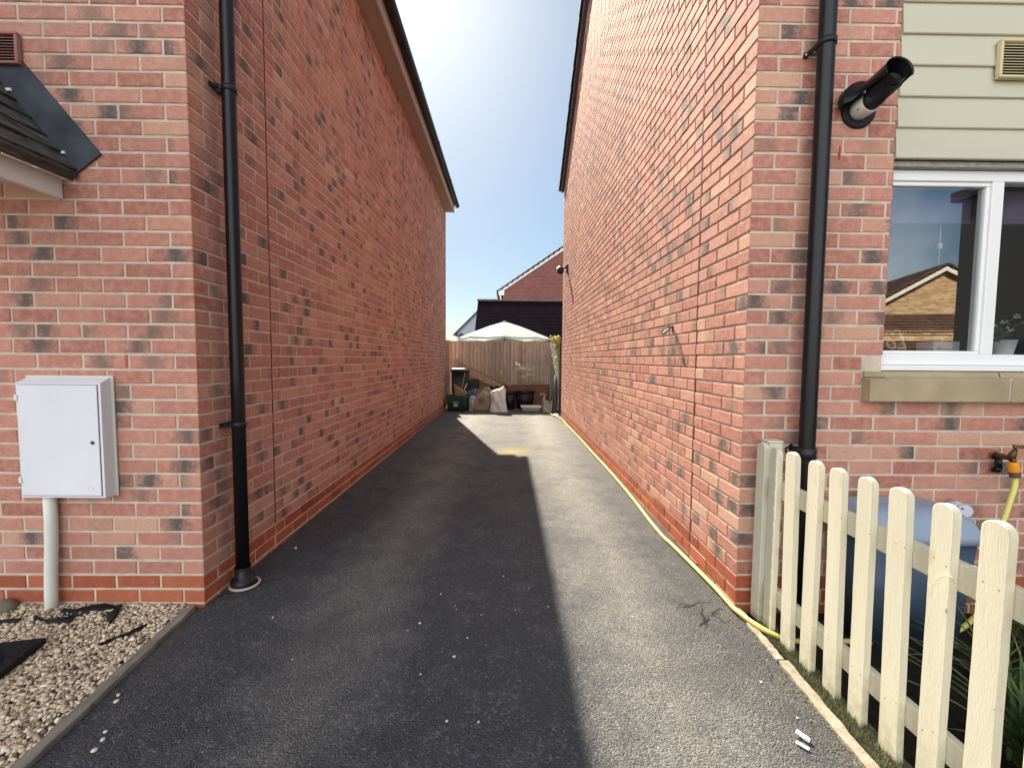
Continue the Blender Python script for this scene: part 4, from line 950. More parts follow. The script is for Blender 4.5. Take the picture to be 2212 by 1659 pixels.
b = MB(); b.tube([(2.492, 2.116, .80), (2.492, 2.112, .745)], .0145, 14); b.tube([(2.492, 2.112, .748), (2.494, 2.116, .733), (2.50, 2.136, .728)], .015, 14); part(b, 'feed_pipe', BLACKP, tp)
b = MB(); b.lathe([(.0001, .003), (.02, .002), (.022, 0)], c=(2.491, 2.1345, .807), M=Matrix.Rotation(R_(90), 4, 'X'), n=16); part(b, 'wall_plate', BRASS, tp)
hs = thing('garden_hose', 'yellow garden hose from the brass tap, running along the sunlit wall foot', 'hose', (1.15, 2.1, 0))
HW = 1.165
path = [(2.457, 2.01, .735), (2.458, 2.009, .70), (2.443, 2.0, .667), (2.416, 1.99, .611), (2.386, 1.98, .543), (2.357, 1.97, .49), (2.34, 1.955, .40), (2.30, 1.93, .22), (2.15, 1.9, .06), (1.95, 1.88, .0), (1.7, 1.875, -.008), (1.5, 1.88, -.006), (1.37, 1.875, -.006), (1.30, 1.885, -.002), (1.245, 1.905, .008), (1.212, 1.945, .014), (1.19, 2.0, .014), (1.178, 2.05, .014), (1.168, 2.12, .013)]
path += [(HW + .004, 2.3, .012), (1.158, 2.55, .012), (1.142, 2.85, .011), (1.13, 3.0, .010), (1.135, 3.3, .010), (1.155, 3.8, .012), (1.168, 4.4, .012), (1.172, 5.1, .012), (1.168, 5.8, .012), (1.172, 6.6, .012), (1.165, 7.4, .012), (1.155, 8.2, .012), (1.165, 8.8, .012), (1.12, 9.2, .012), (1.07, 9.5, .012), (1.01, 9.75, .012), (.965, 10.0, .014), (.935, 10.15, .05), (.905, 10.22, .13), (.895, 10.26, .22), (.90, 10.32, .32), (.925, 10.40, .38), (.97, 10.5, .40)]
def smooth(P, k=6):
    P = [Vector(p) for p in P]; out = []
    for i in range(len(P) - 1):
        p0, p1, p2, p3 = P[max(i - 1, 0)], P[i], P[i + 1], P[min(i + 2, len(P) - 1)]
        for j in range(k):
            t = j / k; out.append(.5 * ((2 * p1) + (p2 - p0) * t + (2 * p0 - 5 * p1 + 4 * p2 - p3) * t * t + (3 * p1 - p0 - 3 * p2 + p3) * t ** 3))
    return out + [P[-1]]
SP = smooth(path)
b = MB(); b.tube(SP, .0115, 12); hp = part(b, 'hose', HOSEY, hs)
b = MB(); b.tube([p + Vector((.009, -.0068, 0)) if i < 30 else p + Vector((-.004, 0, .0105)) * .0 + Vector((-.0085, -.002, -.0070)) for i, p in enumerate(SP[:110])], .0024, 5); part(b, 'stripe', mat('hose_stripe', (.45, .18, .04), rough=.5), hs)
b = MB(); b.tube([(2.443, 2.01, .800), (2.444, 2.01, .792), (2.450, 2.01, .758), (2.452, 2.01, .752)], [.018, .0195, .0225, .021], 20); cn = part(b, 'connector', ORANGE, hs)
b = MB(); b.tube([(2.452, 2.01, .7517), (2.453, 2.01, .744)], .0215, 20); part(b, 'connector_band', REDP, hs)
b = MB(); b.tube([(2.453, 2.01, .7438), (2.456, 2.01, .728)], [.0215, .0195], 20); part(b, 'connector_nut', GREYP, hs)
# capped white waste pipe
wp = thing('waste_pipe', 'short capped white waste pipe sticking out of the wall above the tub', 'pipe', (2.27, FY, .54))
WP = mat('pale_pvc', (.58, .60, .70), rough=.4)
b = MB(); b.tube([(2.285, 2.135, .548), (2.262, 2.05, .546)], .030, 24); b.tube([(2.262, 2.051, .546), (2.259, 2.04, .5455)], [.033, .032], 24); b.tube([(2.275, 2.09, .54), (2.275, 2.09, -.03)], .014, 12); part(b, 'pipe', WP, wp)
for dx_, dz_ in ((-.014, .014), (.016, -.017)):
    b = MB(); b.tube([(2.259 + dx_, 2.041, .5455 + dz_), (2.2585 + dx_, 2.0388, .5455 + dz_)], .0042, 10); part(b, 'screw', HOLE, wp)
# storage tub
tb = thing('storage_tub', 'pale blue grey plastic tub behind the picket fence against the wall', 'storage tub', (1.87, 1.97, -.03))
TUB = mat('blue_grey_plastic', (.24, .30, .40), rough=.45, col2=(.30, .36, .44), scale=6)
b = MB(); pr_ = [(0, 0), (.0, 1)]
def rrect(x0, x1, y0, y1, r, n=8):
    out = []
    for (cx_, cy_, a0) in ((x1 - r, y1 - r, 0), (x0 + r, y1 - r, 90), (x0 + r, y0 + r, 180), (x1 - r, y0 + r, 270)):
        for i in range(n + 1): a = R_(a0 + 90 * i / n); out.append((cx_ + r * math.cos(a), cy_ + r * math.sin(a)))
    return out
def loft(mb, rings, mi=0, cap0=True, cap1=True, sm=True):
    n = len(rings[0]); vs = [p for r in rings for p in r]
    fs = [[i * n + k, i * n + (k + 1) % n, (i + 1) * n + (k + 1) % n, (i + 1) * n + k] for i in range(len(rings) - 1) for k in range(n)]
    mb.add(vs, fs, mi, sm); o = len(mb.v) - len(vs)
    if cap0: mb.f.append([o + k for k in range(n)]); mb.m.append(mi); mb.sm.append(False)
    if cap1: mb.f.append([o + (len(rings) - 1) * n + k for k in range(n)]); mb.m.append(mi); mb.sm.append(False)
RR = lambda x0, x1, y0, y1, z, r=.04: [(x, y, z) for x, y in rrect(x0, x1, y0, y1, r)]
loft(b, [RR(1.66, 2.09, 1.86, 2.09, -.03), RR(1.63, 2.12, 1.83, 2.11, .47)]); part(b, 'body', mat('shaded_blue_plastic', (.05, .075, .115), rough=.45, var=.2), tb)  # body colour darkened to paint in the shade on the tub front
b = MB(); loft(b, [RR(1.61, 2.135, 1.815, 2.122, .47), RR(1.61, 2.135, 1.815, 2.122, .505), RR(1.63, 2.11, 1.85, 2.11, .565), RR(1.67, 2.075, 1.90, 2.10, .60), RR(1.70, 2.05, 1.95, 2.09, .602)]); part(b, 'lid', TUB, tb)

# ================================================================= PICKET FENCE
pf = thing('picket_fence', 'cream painted picket fence with round topped pales along the driveway kerb', 'picket fence', (1.25, 1.5, 0))
FX = 1.25
def picket(yc, ht, zb, dxx, seed, lean=0):
    q = random.Random(seed); b = MB(); w2 = .033 + q.uniform(-.001, .0015); th = .024; n = 10; tilt = q.uniform(-.003, .003) + lean
    pro = []
    for i in range(15):                                   # left edge up, tiny wobbles of sawn timber
        pro.append((-w2 + q.uniform(-.0006, .0006), zb + (ht - .030 - zb) * i / 14))
    for i in range(1, n):
        a = math.pi - math.pi * i / n; pro.append((w2 * math.cos(a), ht - .030 + .030 * math.sin(a) ** .85))
    for i in range(15): pro.append((w2 + q.uniform(-.0006, .0006), ht - .030 - (ht - .030 - zb) * i / 14))
    N = len(pro); c = .0022
    rings = []
    for (xx, s) in ((0, 1 - c / w2), (c, 1.0), (th - c, 1.0), (th, 1 - c / w2)):
        rings.append([(FX + dxx + xx, yc + p[0] * s + tilt * (p[1] - zb), (p[1] if s == 1 else p[1] - (.002 if p[1] > ht - .03 else 0))) for p in pro])
    loft(b, rings, sm=False)
    for zz in (.185, .69):
        for dy in (-.018, .017):
            y_ = yc + dy + q.uniform(-.004, .004); z_ = zz + q.uniform(-.012, .02)
            b.tube([(FX + dxx + .001, y_, z_), (FX + dxx - .0004, y_, z_)], .0017, 8, mi=1)
    return part(b, 'picket', [CREAM, HOLE], pf)
pys = [2.068, 1.964, 1.827, 1.702, 1.567, 1.445, 1.312, 1.187, 1.058, .93, .80]
for i, y in enumerate(pys): picket(y, .874 + random.Random(i).uniform(-.003, .003), [-.012, -.012, -.020, -.030, -.035, -.042, -.04, -.04, -.04, -.04, -.04][i], 0, 50 + i, [0, 0, .026, 0, .024, .008, .018, 0, 0, 0, 0][i])
for (z0_, z1_, s) in ((.632, .714, 0), (.118, .200, 1)):
    b = MB(); M_ = Matrix.Translation((0, 0, 0)); b.bbox(FX + .0248, FX + .052, .72, 2.055, z0_, z1_, .003); part(b, 'rail', CREAM, pf)
b = MB(); b.bbox(FX + .036, FX + .106, 2.062, 2.134, -.1, .872, .004); b.bbox(FX + .033, FX + .109, 2.059, 2.136, .8725, .884, .004); part(b, 'post', CREAM, pf)
# string tied round one picket
b = MB(); ys_ = 1.186
b.tube(smooth([(FX + .012, ys_ - .040, .66), (FX - .001, ys_ - .036, .675), (FX - .006, ys_ - .02, .672), (FX - .010, ys_ - .004, .655), (FX - .012, ys_ + .004, .63), (FX - .010, ys_ + .008, .60)]), .0017, 6)
tag(b.build('string', mat('cream_string', (.7, .68, .45), rough=.8)), 'loose cream string loop tied over a fence picket', 'string')

# plants in the front garden
def strap_plant(name, label, cat, c, n, L, wd, m_, seed, grp=None, lean=.6, rise=.8):
    r = thing(name, label, cat, c, grp); q = random.Random(seed); b = MB()
    for i in range(n):
        a = q.uniform(0, 6.28); l = L * q.uniform(.5, 1.1); sp_ = q.uniform(.1, lean); w0 = wd * q.uniform(.6, 1.2); k = 7
        sd = Vector((-math.sin(a), math.cos(a), 0)); base = Vector(c) + Vector((q.uniform(-.04, .04), q.uniform(-.04, .04), 0))
        vs = []
        for j in range(k + 1):
            t = j / k; h = l * rise * (t - .45 * sp_ * t * t * 1.2); o_ = l * sp_ * t ** 1.5
            p = base + Vector((math.cos(a) * o_, math.sin(a) * o_, h)); ww = w0 * (1 - t) ** .6 * (.5 + .5 * min(1, t * 4 + .3))
            vs += [p - sd * ww * .5, p + Vector((0, 0, -ww * .25)), p + sd * ww * .5]
        fs = []
        for j in range(k): o1 = j * 3; fs += [[o1, o1 + 1, o1 + 4, o1 + 3], [o1 + 1, o1 + 2, o1 + 5, o1 + 4]]
        b.add(vs, fs, 0, True)
    part(b, 'leaves', m_, r); return r
STRAP = mat('strap_leaf', (.085, .13, .035), rough=.45, var=.5, scale=18)
strap_plant('strap_plant', 'long leaved green plant below the hose behind the picket fence', 'garden plant', (2.30, 1.72, -.03), 70, .62, .018, STRAP, 1, 'strap leaved plants behind the fence', 1.0)
strap_plant('strap_plant', 'clump of long green leaves beside the pale tub behind the pickets', 'garden plant', (1.98, 1.62, -.03), 55, .42, .016, STRAP, 2, 'strap leaved plants behind the fence', 1.1)
strap_plant('strap_plant', 'broad leaved clump behind the last picket at the edge of the photo', 'garden plant', (1.70, 1.28, -.03), 60, .55, .022, STRAP, 4, 'strap leaved plants behind the fence', 1.0)
pt = thing('flower_pot', 'dark plant pot with a white rim behind the last picket', 'plant pot', (1.62, 1.10, -.03))
b = MB(); b.lathe([(.0001, 0), (.075, 0), (.10, .28), (.095, .28), (.085, .25), (.0001, .25)], c=(1.62, 1.10, -.03), n=28); part(b, 'pot', BLACKM, pt)
b = MB(); b.lathe([(.098, .275), (.110, .275), (.112, .30), (.098, .302), (.096, .29)], c=(1.62, 1.10, -.03), n=28); part(b, 'rim', WHITEP, pt)
# green turf strip
tf = MB(); q = random.Random(12)
for i in range(9000):
    y = q.uniform(.9, 1.99); x = RK(y) + .046 + (q.random() ** 1.5) * .09
    if x > FX + .05: continue
    z = -.006; h = q.uniform(.006, .030); a = q.uniform(0, 6.28); l = Vector((math.cos(a), math.sin(a), 0)) * q.uniform(.002, .012); s = Vector((-math.sin(a), math.cos(a), 0)) * .0012
    p = Vector((x, y, z)); tf.add([p - s, p + s, p + l + Vector((0, 0, h))], [(0, 1, 2)])
tf.add([(RK(.9) + .046, .9, -.004), (FX + .06, .9, -.02), (FX + .06, 2.0, -.02), (RK(2.0) + .046, 2.0, -.004)], [(0, 1, 2, 3)])
tag(tf.build('grass', mat('grass_blade', (.075, .085, .04), rough=.8, col2=(.19, .18, .10), scale=45), normals=False), 'thin strip of green grass between the kerb and the picket fence', 'grass', kind='stuff')

# loose stones and litter on the drive
SP_ = [(-1.408, 2.809, .009), (-1.146, 2.049, .005), (-.412, 1.993, .0062), (-.218, 1.762, .0065), (-.173, 1.887, .004), (-.204, 1.441, .0045), (-.092, 1.438, .0042), (-.343, 1.665, .004), (-.458, 1.942, .0035), (-.35, 2.251, .0045),
       (-.013, 2.441, .0045), (-1.34, 1.37, .007), (-1.36, 1.40, .006), (-1.44, 1.53, .008), (-1.46, 1.56, .006), (-1.33, 1.33, .008), (1.02, 1.62, .005), (1.05, 1.45, .004), (.13, 2.31, .0035), (-.26, 2.14, .003), (-.25, 2.11, .003), (.05, 2.10, .003), (-.12, 2.06, .003), (.22, 2.13, .004), (-.9, 1.75, .0035)]
src = None
for i, (x, y, r_) in enumerate(SP_):
    if src is None:
        q = random.Random(2); b = MB(); b.lathe([(.0001, -.6), (.7, -.45), (1.0, 0), (.75, .5), (.0001, .7)], n=7, sx=1.25)
        b.v = [tuple(c_ * q.uniform(.85, 1.15) for c_ in p) for p in b.v]
        src = b.build('loose_stone', mat('pale_stone', (.66, .60, .50), rough=.8, var=.2, scale=30)); o = src
    else: o = src.copy(); COL.objects.link(o)
    o.location = (x, y, gz(x, y) + r_ * .5); o.scale = (r_, r_, r_); o.rotation_euler = (0, 0, i * 1.3)
    tag(o, 'small pale stone lying loose on the dark driveway', 'stone', 'loose pale stones on the driveway')
PAP = mat('white_scrap', (.72, .72, .70), rough=.6)
b = MB(); M_ = Matrix.Translation((1.012, 1.372, .006)) @ Matrix.Rotation(R_(-50), 4, 'Z') @ Matrix.Rotation(R_(14), 4, 'Y'); b.bbox(-.018, .018, -.008, .008, -.003, .004, .001, M=M_); b.bbox(.006, .024, -.009, .004, -.002, .010, .002, M=M_)
tag(b.build('litter', PAP), 'crumpled white scrap on the sunlit driveway near the kerb', 'litter', 'white scraps on the driveway')
b = MB(); M_ = Matrix.Translation((.990, 1.337, .003)) @ Matrix.Rotation(R_(-48), 4, 'Z'); b.bbox(-.019, .019, -.006, .006, -.002, .002, .0006, M=M_)
tag(b.build('litter', PAP), 'flat white strip in front of the crumpled scrap on the driveway', 'litter', 'white scraps on the driveway')

# ================================================================= BACK OF THE DRIVE
FB = 11.6
# close board fence across the end
fe = thing('board_fence', 'brown close boarded timber fence across the end of the driveway', 'fence', (-.1, FB, 0))
b = MB(); q = random.Random(8); x = -1.60
while x < 1.17:
    w_ = q.uniform(.096, .104); zt = 1.742 + q.uniform(-.005, .005); yb_ = FB + q.uniform(-.004, .002); tw_ = q.uniform(-.006, .006)
    x1_ = x + w_ - .007
    b.add([(x, yb_ - .012, .02), (x1_, yb_ - .018 + tw_, .02), (x1_, yb_ - .018 + tw_, zt), (x, yb_ - .012, zt), (x, yb_ + .002, .02), (x1_, yb_ + .002, .02), (x1_, yb_ + .002, zt), (x, yb_ + .002, zt)],
          [(0, 1, 2, 3), (4, 7, 6, 5), (0, 4, 5, 1), (1, 5, 6, 2), (2, 6, 7, 3), (3, 7, 4, 0)]); x += w_
b.box(-1.6, 1.178, FB + .0025, FB + .0075, .02, 1.730, 1)
part(b, 'boards', [FENCEB, DARKW], fe)
for z in (.45, 1.45): b = MB(); b.bbox(-1.6, 1.18, FB + .008, FB + .05, z, z + .06, .004); part(b, 'rail', FENCEW, fe)
b = MB(); b.bbox(1.18, 1.27, FB - .04, FB + .05, -.1, 1.72, .006); part(b, 'post', mat('green_grey_post', (.13, .14, .11), rough=.9, var=.2), fe)
# dark return post and board by the house corner
rp = thing('fence_post', 'weathered brown fence post in the corner behind the shaded house', 'fence post', (-1.50, 11.1, 0))
b = MB(); b.bbox(-1.585, -1.492, 11.0, 11.09, -.1, 1.74, .005); part(b, 'post', FENCEW, rp)
b = MB(); b.bbox(-1.59, -1.565, 10.80, 10.995, .05, 1.70, .003); part(b, 'side_board', FENCEW, rp)
# retaining boards in front of the foot of the fence
rb = thing('timber_edging', 'low red brown retaining boards below the fence behind the plant pots', 'retaining boards', (.45, 11.5, 0))
for (z0_, z1_, dy) in ((-.02, .19, 0), (.195, .385, .006), (.39, .575, -.004)):
    b = MB(); b.bbox(-.42, 1.13, 11.47 + dy, 11.52 + dy, z0_, z1_, .006); part(b, 'board', REDW, rb)
b = MB(); b.bbox(-.44, 1.15, 11.44, 11.565, .578, .600, .004); part(b, 'cap_board', PLANKW, rb)
b = MB(); b.tube(smooth([(.62, 11.44, .615), (.72, 11.42, .655), (.85, 11.42, .66), (.98, 11.44, .62)]), .012, 8); tag(b.build('branch', PLANKW), 'bent pale stick lying on the cap of the retaining boards', 'stick')
# leaning planks
def plank(name, label, p0, p1, wd, th, m_, grp='timber planks leaning on the fence'):
    p0, p1 = Vector(p0), Vector(p1); d_ = (p1 - p0).normalized(); y_ = Vector((0, 1, 0)); z_ = d_.cross(y_).normalized()
    if z_.z < 0: z_ = -z_
    M_ = Matrix((( d_.x, y_.x, z_.x, p0.x), (d_.y, y_.y, z_.y, p0.y), (d_.z, y_.z, z_.z, p0.z), (0, 0, 0, 1)))
    b = MB(); b.bbox(0, (p1 - p0).length, -th, 0, -wd, 0, .004, M=M_); return tag(b.build(name, m_), label, 'timber plank', grp)
plank('plank', 'long thin timber plank sloping down the fence, uppermost of the leaning ones', (-1.41, 11.42, 1.245), (.12, 11.42, .570), .055, .03, FENCEW)
plank('plank', 'broad pale timber plank sloping down the fence under the thin one', (-1.41, 11.38, 1.165), (-.13, 11.38, .585), .085, .03, PLANKW)
plank('plank', 'lower broad timber plank sloping from behind the black wheelie bin', (-1.41, 11.35, 1.085), (-.30, 11.35, .59), .085, .028, PLANKW)
b = MB(); M_ = Matrix.Translation((-1.44, 11.15, 0)) @ Matrix.Rotation(R_(4), 4, 'Y') @ Matrix.Rotation(R_(-6), 4, 'X'); b.bbox(-.07, .07, 0, .022, .02, 1.28, .003, M=M_)
tag(b.build('plank', FENCEW), 'short upright board with a dark edge standing behind the wheelie bin', 'timber plank', 'timber planks leaning on the fence')
# wheelie bin
wb = thing('wheelie_bin', 'black wheelie bin with a sunlit closed lid beside the shaded wall', 'wheelie bin', (-1.2, 11.0, 0))
b = MB(); loft(b, [RR(-1.385, -1.035, 10.80, 11.20, .03, .05), RR(-1.41, -1.0, 10.76, 11.26, .93, .05)]); part(b, 'body', BLACKM, wb)
b = MB(); loft(b, [RR(-1.425, -.985, 10.735, 11.28, .93, .05), RR(-1.425, -.985, 10.735, 11.28, .965, .05)]); part(b, 'rim', BLACKM, wb)
LID = mat('grey_lid', (.10, .11, .11), rough=.25, spec=.7)  # paler, glossier grey than the bin body
b = MB(); loft(b, [RR(-1.43, -.98, 10.72, 11.27, .967, .05), RR(-1.43, -.98, 10.72, 11.27, .985, .05), RR(-1.40, -1.01, 10.76, 11.24, 1.02, .06), RR(-1.34, -1.07, 10.85, 11.2, 1.035, .06)]); part(b, 'lid', LID, wb)
for x_ in (-1.365, -1.04): b = MB(); b.bbox(x_ - .012, x_ + .012, 10.748, 10.775, .1, .92, .003); part(b, 'side_rib', BLACKM, wb)
for x_ in (-1.44, -.985): b = MB(); b.lathe([(.0001, -.02), (.09, -.02), (.095, 0), (.09, .02), (.0001, .02)], c=(x_, 11.2, .10), M=Matrix.Rotation(R_(90), 4, 'Y'), n=24); part(b, 'wheel', BLACKM, wb)
b = MB(); b.tube([(-1.38, 11.27, .96), (-1.38, 11.34, .97), (-1.03, 11.34, .97), (-1.03, 11.27, .96)], .014, 10); part(b, 'handle', BLACKM, wb)
b = MB(); b.bbox(-.99, -.725, 10.95, 11.2, .0, .74, .03); tag(b.build('black_crate', BLACKM), 'deep black plastic crate beside the wheelie bin', 'crate')
for i, (p0, p1, m_) in enumerate([((-1.16, 10.72, .42), (-1.06, 10.74, .92), PLANKW), ((-1.12, 10.70, .40), (-.995, 10.72, .66), WHITEP)]):
    b = MB(); b.tube([p0, p1], .012, 4, sm=False); tag(b.build('thin_batten', m_), ['brown batten leaning on the front of the wheelie bin', 'short pale strip leaning beside the brown batten'][i], 'batten')
# green recycling box, turned slightly
gb = thing('recycling_box', 'dark green recycling box with white lettering against the shaded wall', 'recycling box', (-1.19, 10.42, 0))
GRN = mat('green_plastic', (.022, .065, .042), rough=.5, var=.12, spec=.4)
GM = Matrix.Translation((-1.18, 10.47, 0)) @ Matrix.Rotation(R_(-17), 4, 'Z')
def RM(x0, x1, y0, y1, z, r=.03): return [GM @ Vector(p) for p in RR(x0, x1, y0, y1, z, r)]
b = MB(); loft(b, [RM(-.225, .225, -.17, .17, .01), RM(-.25, .25, -.20, .20, .31)], cap1=False); loft(b, [RM(-.24, .24, -.19, .19, .33), RM(-.22, .22, -.165, .165, .03)], cap0=False); part(b, 'body', GRN, gb)
b = MB(); loft(b, [RM(-.262, .262, -.212, .212, .305), RM(-.262, .262, -.212, .212, .335), RM(-.254, .254, -.204, .204, .345), RM(-.254, .254, -.204, .204, .365), RM(-.265, .265, -.216, .216, .37), RM(-.265, .265, -.216, .216, .385), RM(-.238, .238, -.19, .19, .385), RM(-.238, .238, -.19, .19, .33)], cap0=False, cap1=False, sm=False); part(b, 'rim', GRN, gb)
WL = mat('white_print', (.75, .75, .70), rough=.6)
def gtext(s, x, z, size, name='lettering'):
    y = -.172 - .03 * z / .3 - .003
    o = text_mesh(name, s, size, .0008, Matrix.Translation(-Vector(gb.location)) @ GM @ Matrix.Translation((x, y, z)) @ Matrix.Rotation(R_(85), 4, 'X'), WL, 0, 'CENTER'); o.parent = gb; return o
gtext('Recycling', .0, .205, .044); gtext('Box', .0, .178, .028)
b = MB(); M_ = GM @ Matrix.Translation((.0, -.1925, .145)) @ Matrix.Rotation(R_(-5.7), 4, 'X'); b.box(-.055, .05, -.0015, .0015, -.016, .016, M=M_); part(b, 'white_label', WL, gb)
b = MB(); M_ = GM @ Matrix.Translation((-.005, -.1885, .112)) @ Matrix.Rotation(R_(-5.7), 4, 'X')
for i in range(12): b.box(-.06 + i * .01, -.054 + i * .01, -.001, .001, -.004, .003, M=M_)
o_ = part(b, 'small_print', WL, gb)
# sacks
def sack(name, label, cat, left, right, y, T, m_, seed, wr=.02, nu=44, nv=50, lean=.0, grp=None, root=True):
    """left/right: lists of (x,z) from foot to mouth; a soft filled bag standing on the ground"""
    L = [Vector((p[0], 0, p[1])) for p in left]; Rr = [Vector((p[0], 0, p[1])) for p in right]
    def ev(P, t):
        s = t * (len(P) - 1); i = min(int(s), len(P) - 2); return P[i].lerp(P[i + 1], s - i)
    b = MB()
    for sgn in (-1, 1):
        vs = []
        for j in range(nv + 1):
            v = j / nv; l, r = ev(L, v), ev(Rr, v)
            tv = T * (math.sin(math.pi * min(1, .12 + v * .62)) ** .7) * (1 - v ** 5 * .92)
            for i in range(nu + 1):
                u = i / nu; p = l.lerp(r, u); e = max(0, 1 - (2 * u - 1) ** 2) ** .5
                n1 = noise.noise(Vector((p.x * 9, p.z * 5 + p.x * 4, seed))) ; n2 = abs(noise.noise(Vector((p.x * 16 - p.z * 9, p.z * 12, seed + 5))))
                n3 = noise.noise(Vector((p.x * 38 + p.z * 14, p.z * 22 - p.x * 9, seed + 9)))
                th = tv * e * (1 + .3 * n1) + wr * (.6 * n1 - n2 * .8 + .45 * n3) * e
                vs.append((p.x, y + lean * p.z + sgn * max(th, .0) + (.012 * n1 * v), p.z))
        fs = [[j * (nu + 1) + i, j * (nu + 1) + i + 1, (j + 1) * (nu + 1) + i + 1, (j + 1) * (nu + 1) + i] for j in range(nv) for i in range(nu)]
        b.add(vs, fs, 0, True)
    bpy_o = b.build(name, m_); return tag(bpy_o, label, cat, grp) if label else bpy_o
SACKW = mat('white_woven', (.72, .70, .66), rough=.8, var=.04, scale=6, bump=.25, bscale=120)
sack('white_sack', 'full white sack with a pointed corner, in front of the black pots', 'sack', [(-.415, .0), (-.40, .12), (-.385, .25), (-.395, .36), (-.41, .44), (-.38, .50), (-.28, .54), (-.16, .57), (-.085, .63)], [(.018, .0), (.0, .10), (-.03, .25), (-.035, .40), (-.03, .48), (-.035, .53), (-.05, .55), (-.065, .59), (-.07, .635)], 10.22, .13, SACKW, 1, .03)
SACKB = mat('brown_kraft', (.36, .27, .18), rough=.8, var=.12, scale=5, bump=.3, bscale=40)
cs = thing('compost_sack', 'tan sack with a round brown emblem, between green box and white sack', 'sack', (-.6, 10.32, 0))
o_ = sack('bag', None, None, [(-.83, .0), (-.81, .12), (-.77, .28), (-.74, .38), (-.66, .45), (-.59, .53)], [(-.42, .02), (-.40, .15), (-.375, .30), (-.385, .43), (-.44, .45), (-.50, .50)], 10.32, .11, SACKB, 2, .02); o_.parent = cs; o_.data.transform(Matrix.Translation(-Vector(cs.location)))
BRN = mat('brown_print', (.10, .055, .045), rough=.8)
def on_sack(x, z):   # ray down onto the sack front
    co = Vector((x + .6, -1.0, z)); ok, loc, nrm, idx = o_.ray_cast(co, Vector((0, 1, 0))); return (x, 10.32 + (loc.y if ok else -.1) - .003, z)
b = MB()
for (rr_, wd) in ((.078, .0035),): b.tube([on_sack(-.605 + rr_ * math.cos(a), .285 + rr_ * .95 * math.sin(a)) for a in [2 * math.pi * i / 32 for i in range(33)]], wd, 6, cap=False)
for rr_ in (.018, .032, .046, .060): b.tube([on_sack(-.605 + rr_ * math.cos(a), .285 + rr_ * math.sin(a)) for a in [2 * math.pi * i / 24 for i in range(25)]], .0045, 5, cap=False)
part(b, 'emblem', mat('brown_print_pale', (.17, .10, .08), rough=.8), cs)
b = MB()
for i in range(14):
    a = R_(205 + 130 * i / 13); p = [on_sack(-.60 + rr_ * math.cos(a), .285 + rr_ * math.sin(a)) for rr_ in (.105, .122)]; b.tube(p, .0045 if i % 3 else .003, 5)
part(b, 'lettering', BRN, cs)
b = MB(); b.tube([on_sack(-.80 + .03 * i, .035) for i in range(8)], .009, 6); part(b, 'foot_band', BRN, cs)
b = MB(); b.add([on_sack(x_, z_) for x_, z_ in ((-.50, .02), (-.43, .03), (-.43, .13), (-.50, .125))], [(0, 1, 2, 3)]); part(b, 'dark_panel', BRN, cs)
sack('paper_bag', 'open brown paper bag with a raised corner standing in the green box', 'bag', [(-1.28, .10), (-1.29, .42), (-1.30, .58), (-1.315, .68)], [(-.97, .10), (-.98, .36), (-.96, .46), (-1.27, .62)], 10.45, .07, mat('brown_paper', (.30, .18, .12), rough=.85, var=.1), 3, .015)
MIX = mat('patterned_plastic', (.45, .42, .40), rough=.4, col2=(.10, .05, .05), scale=14)
sack('plastic_bag', 'white patterned bag with dark red print behind the tan sack', 'bag', [(-.66, .05), (-.68, .35), (-.60, .5), (-.56, .58)], [(-.36, .05), (-.37, .42), (-.40, .52), (-.47, .60)], 10.55, .08, MIX, 4, .03)
sack('plastic_bag', 'crumpled blue grey plastic bag below the black crate', 'bag', [(-1.0, .0), (-1.0, .3), (-.99, .48), (-.93, .47)], [(-.70, .0), (-.69, .35), (-.70, .52), (-.76, .51)], 10.80, .08, mat('blue_grey_sheet', (.09, .11, .16), rough=.35, col2=(.25, .26, .30), scale=16), 5, .04)
sack('plastic_bag', 'white and pink plastic bag squeezed beside the green box', 'bag', [(-.93, .0), (-.935, .2), (-.92, .34), (-.90, .36)], [(-.76, .0), (-.75, .2), (-.75, .33), (-.80, .37)], 10.42, .07, mat('white_pink_sheet', (.62, .60, .66), rough=.4, col2=(.42, .30, .28), scale=9), 6, .03)
# pots and plants
def pot(name, label, c, r, h, rim, m_, ribs=0, grp='black plant pots by the fence'):
    rt_ = thing(name, label, 'plant pot', c, grp)
    b = MB(); b.lathe([(.0001, 0), (r * .74, 0), (r * .95, h - .04), (r * .9, h - .04), (r * .85, h - .06), (.0001, h - .06)], c=c, n=32); bd = part(b, 'body', m_, rt_)
    b = MB(); b.lathe([(r * .94, h - .045), (r * rim, h - .04), (r * rim, h), (r * (rim - .08), h + .003), (r * .9, h - .03)], c=c, n=32); part(b, 'rim', m_, rt_)
    b = MB(); b.lathe([(r * .9, h - .055), (.0001, h - .045)], c=c, n=24); part(b, 'soil', SOIL, rt_)
    if ribs:
        b = MB()
        for i in range(ribs):
            a = -math.pi / 2 + (i - (ribs - 1) / 2) * .27; b.tube([(c[0] + r * .78 * math.cos(a), c[1] + r * .78 * math.sin(a), .06), (c[0] + r * .93 * math.cos(a), c[1] + r * .93 * math.sin(a), h - .09)], .011, 6)
        part(b, 'rib', m_, bd)
    return rt_
pot('plant_pot', 'big ribbed black plant pot with a leggy pale leaved shrub', (.455, 11.02, 0), .265, .455, 1.0, BLACKM, 7)
pot('plant_pot', 'plain black plant pot between the white sack and the ribbed pot', (.06, 10.88, 0), .165, .44, 1.04, BLACKM)
pot('plant_pot', 'black plant pot of strap leaves hidden behind the white sack', (-.42, 11.0, 0), .15, .42, 1.04, BLACKM)
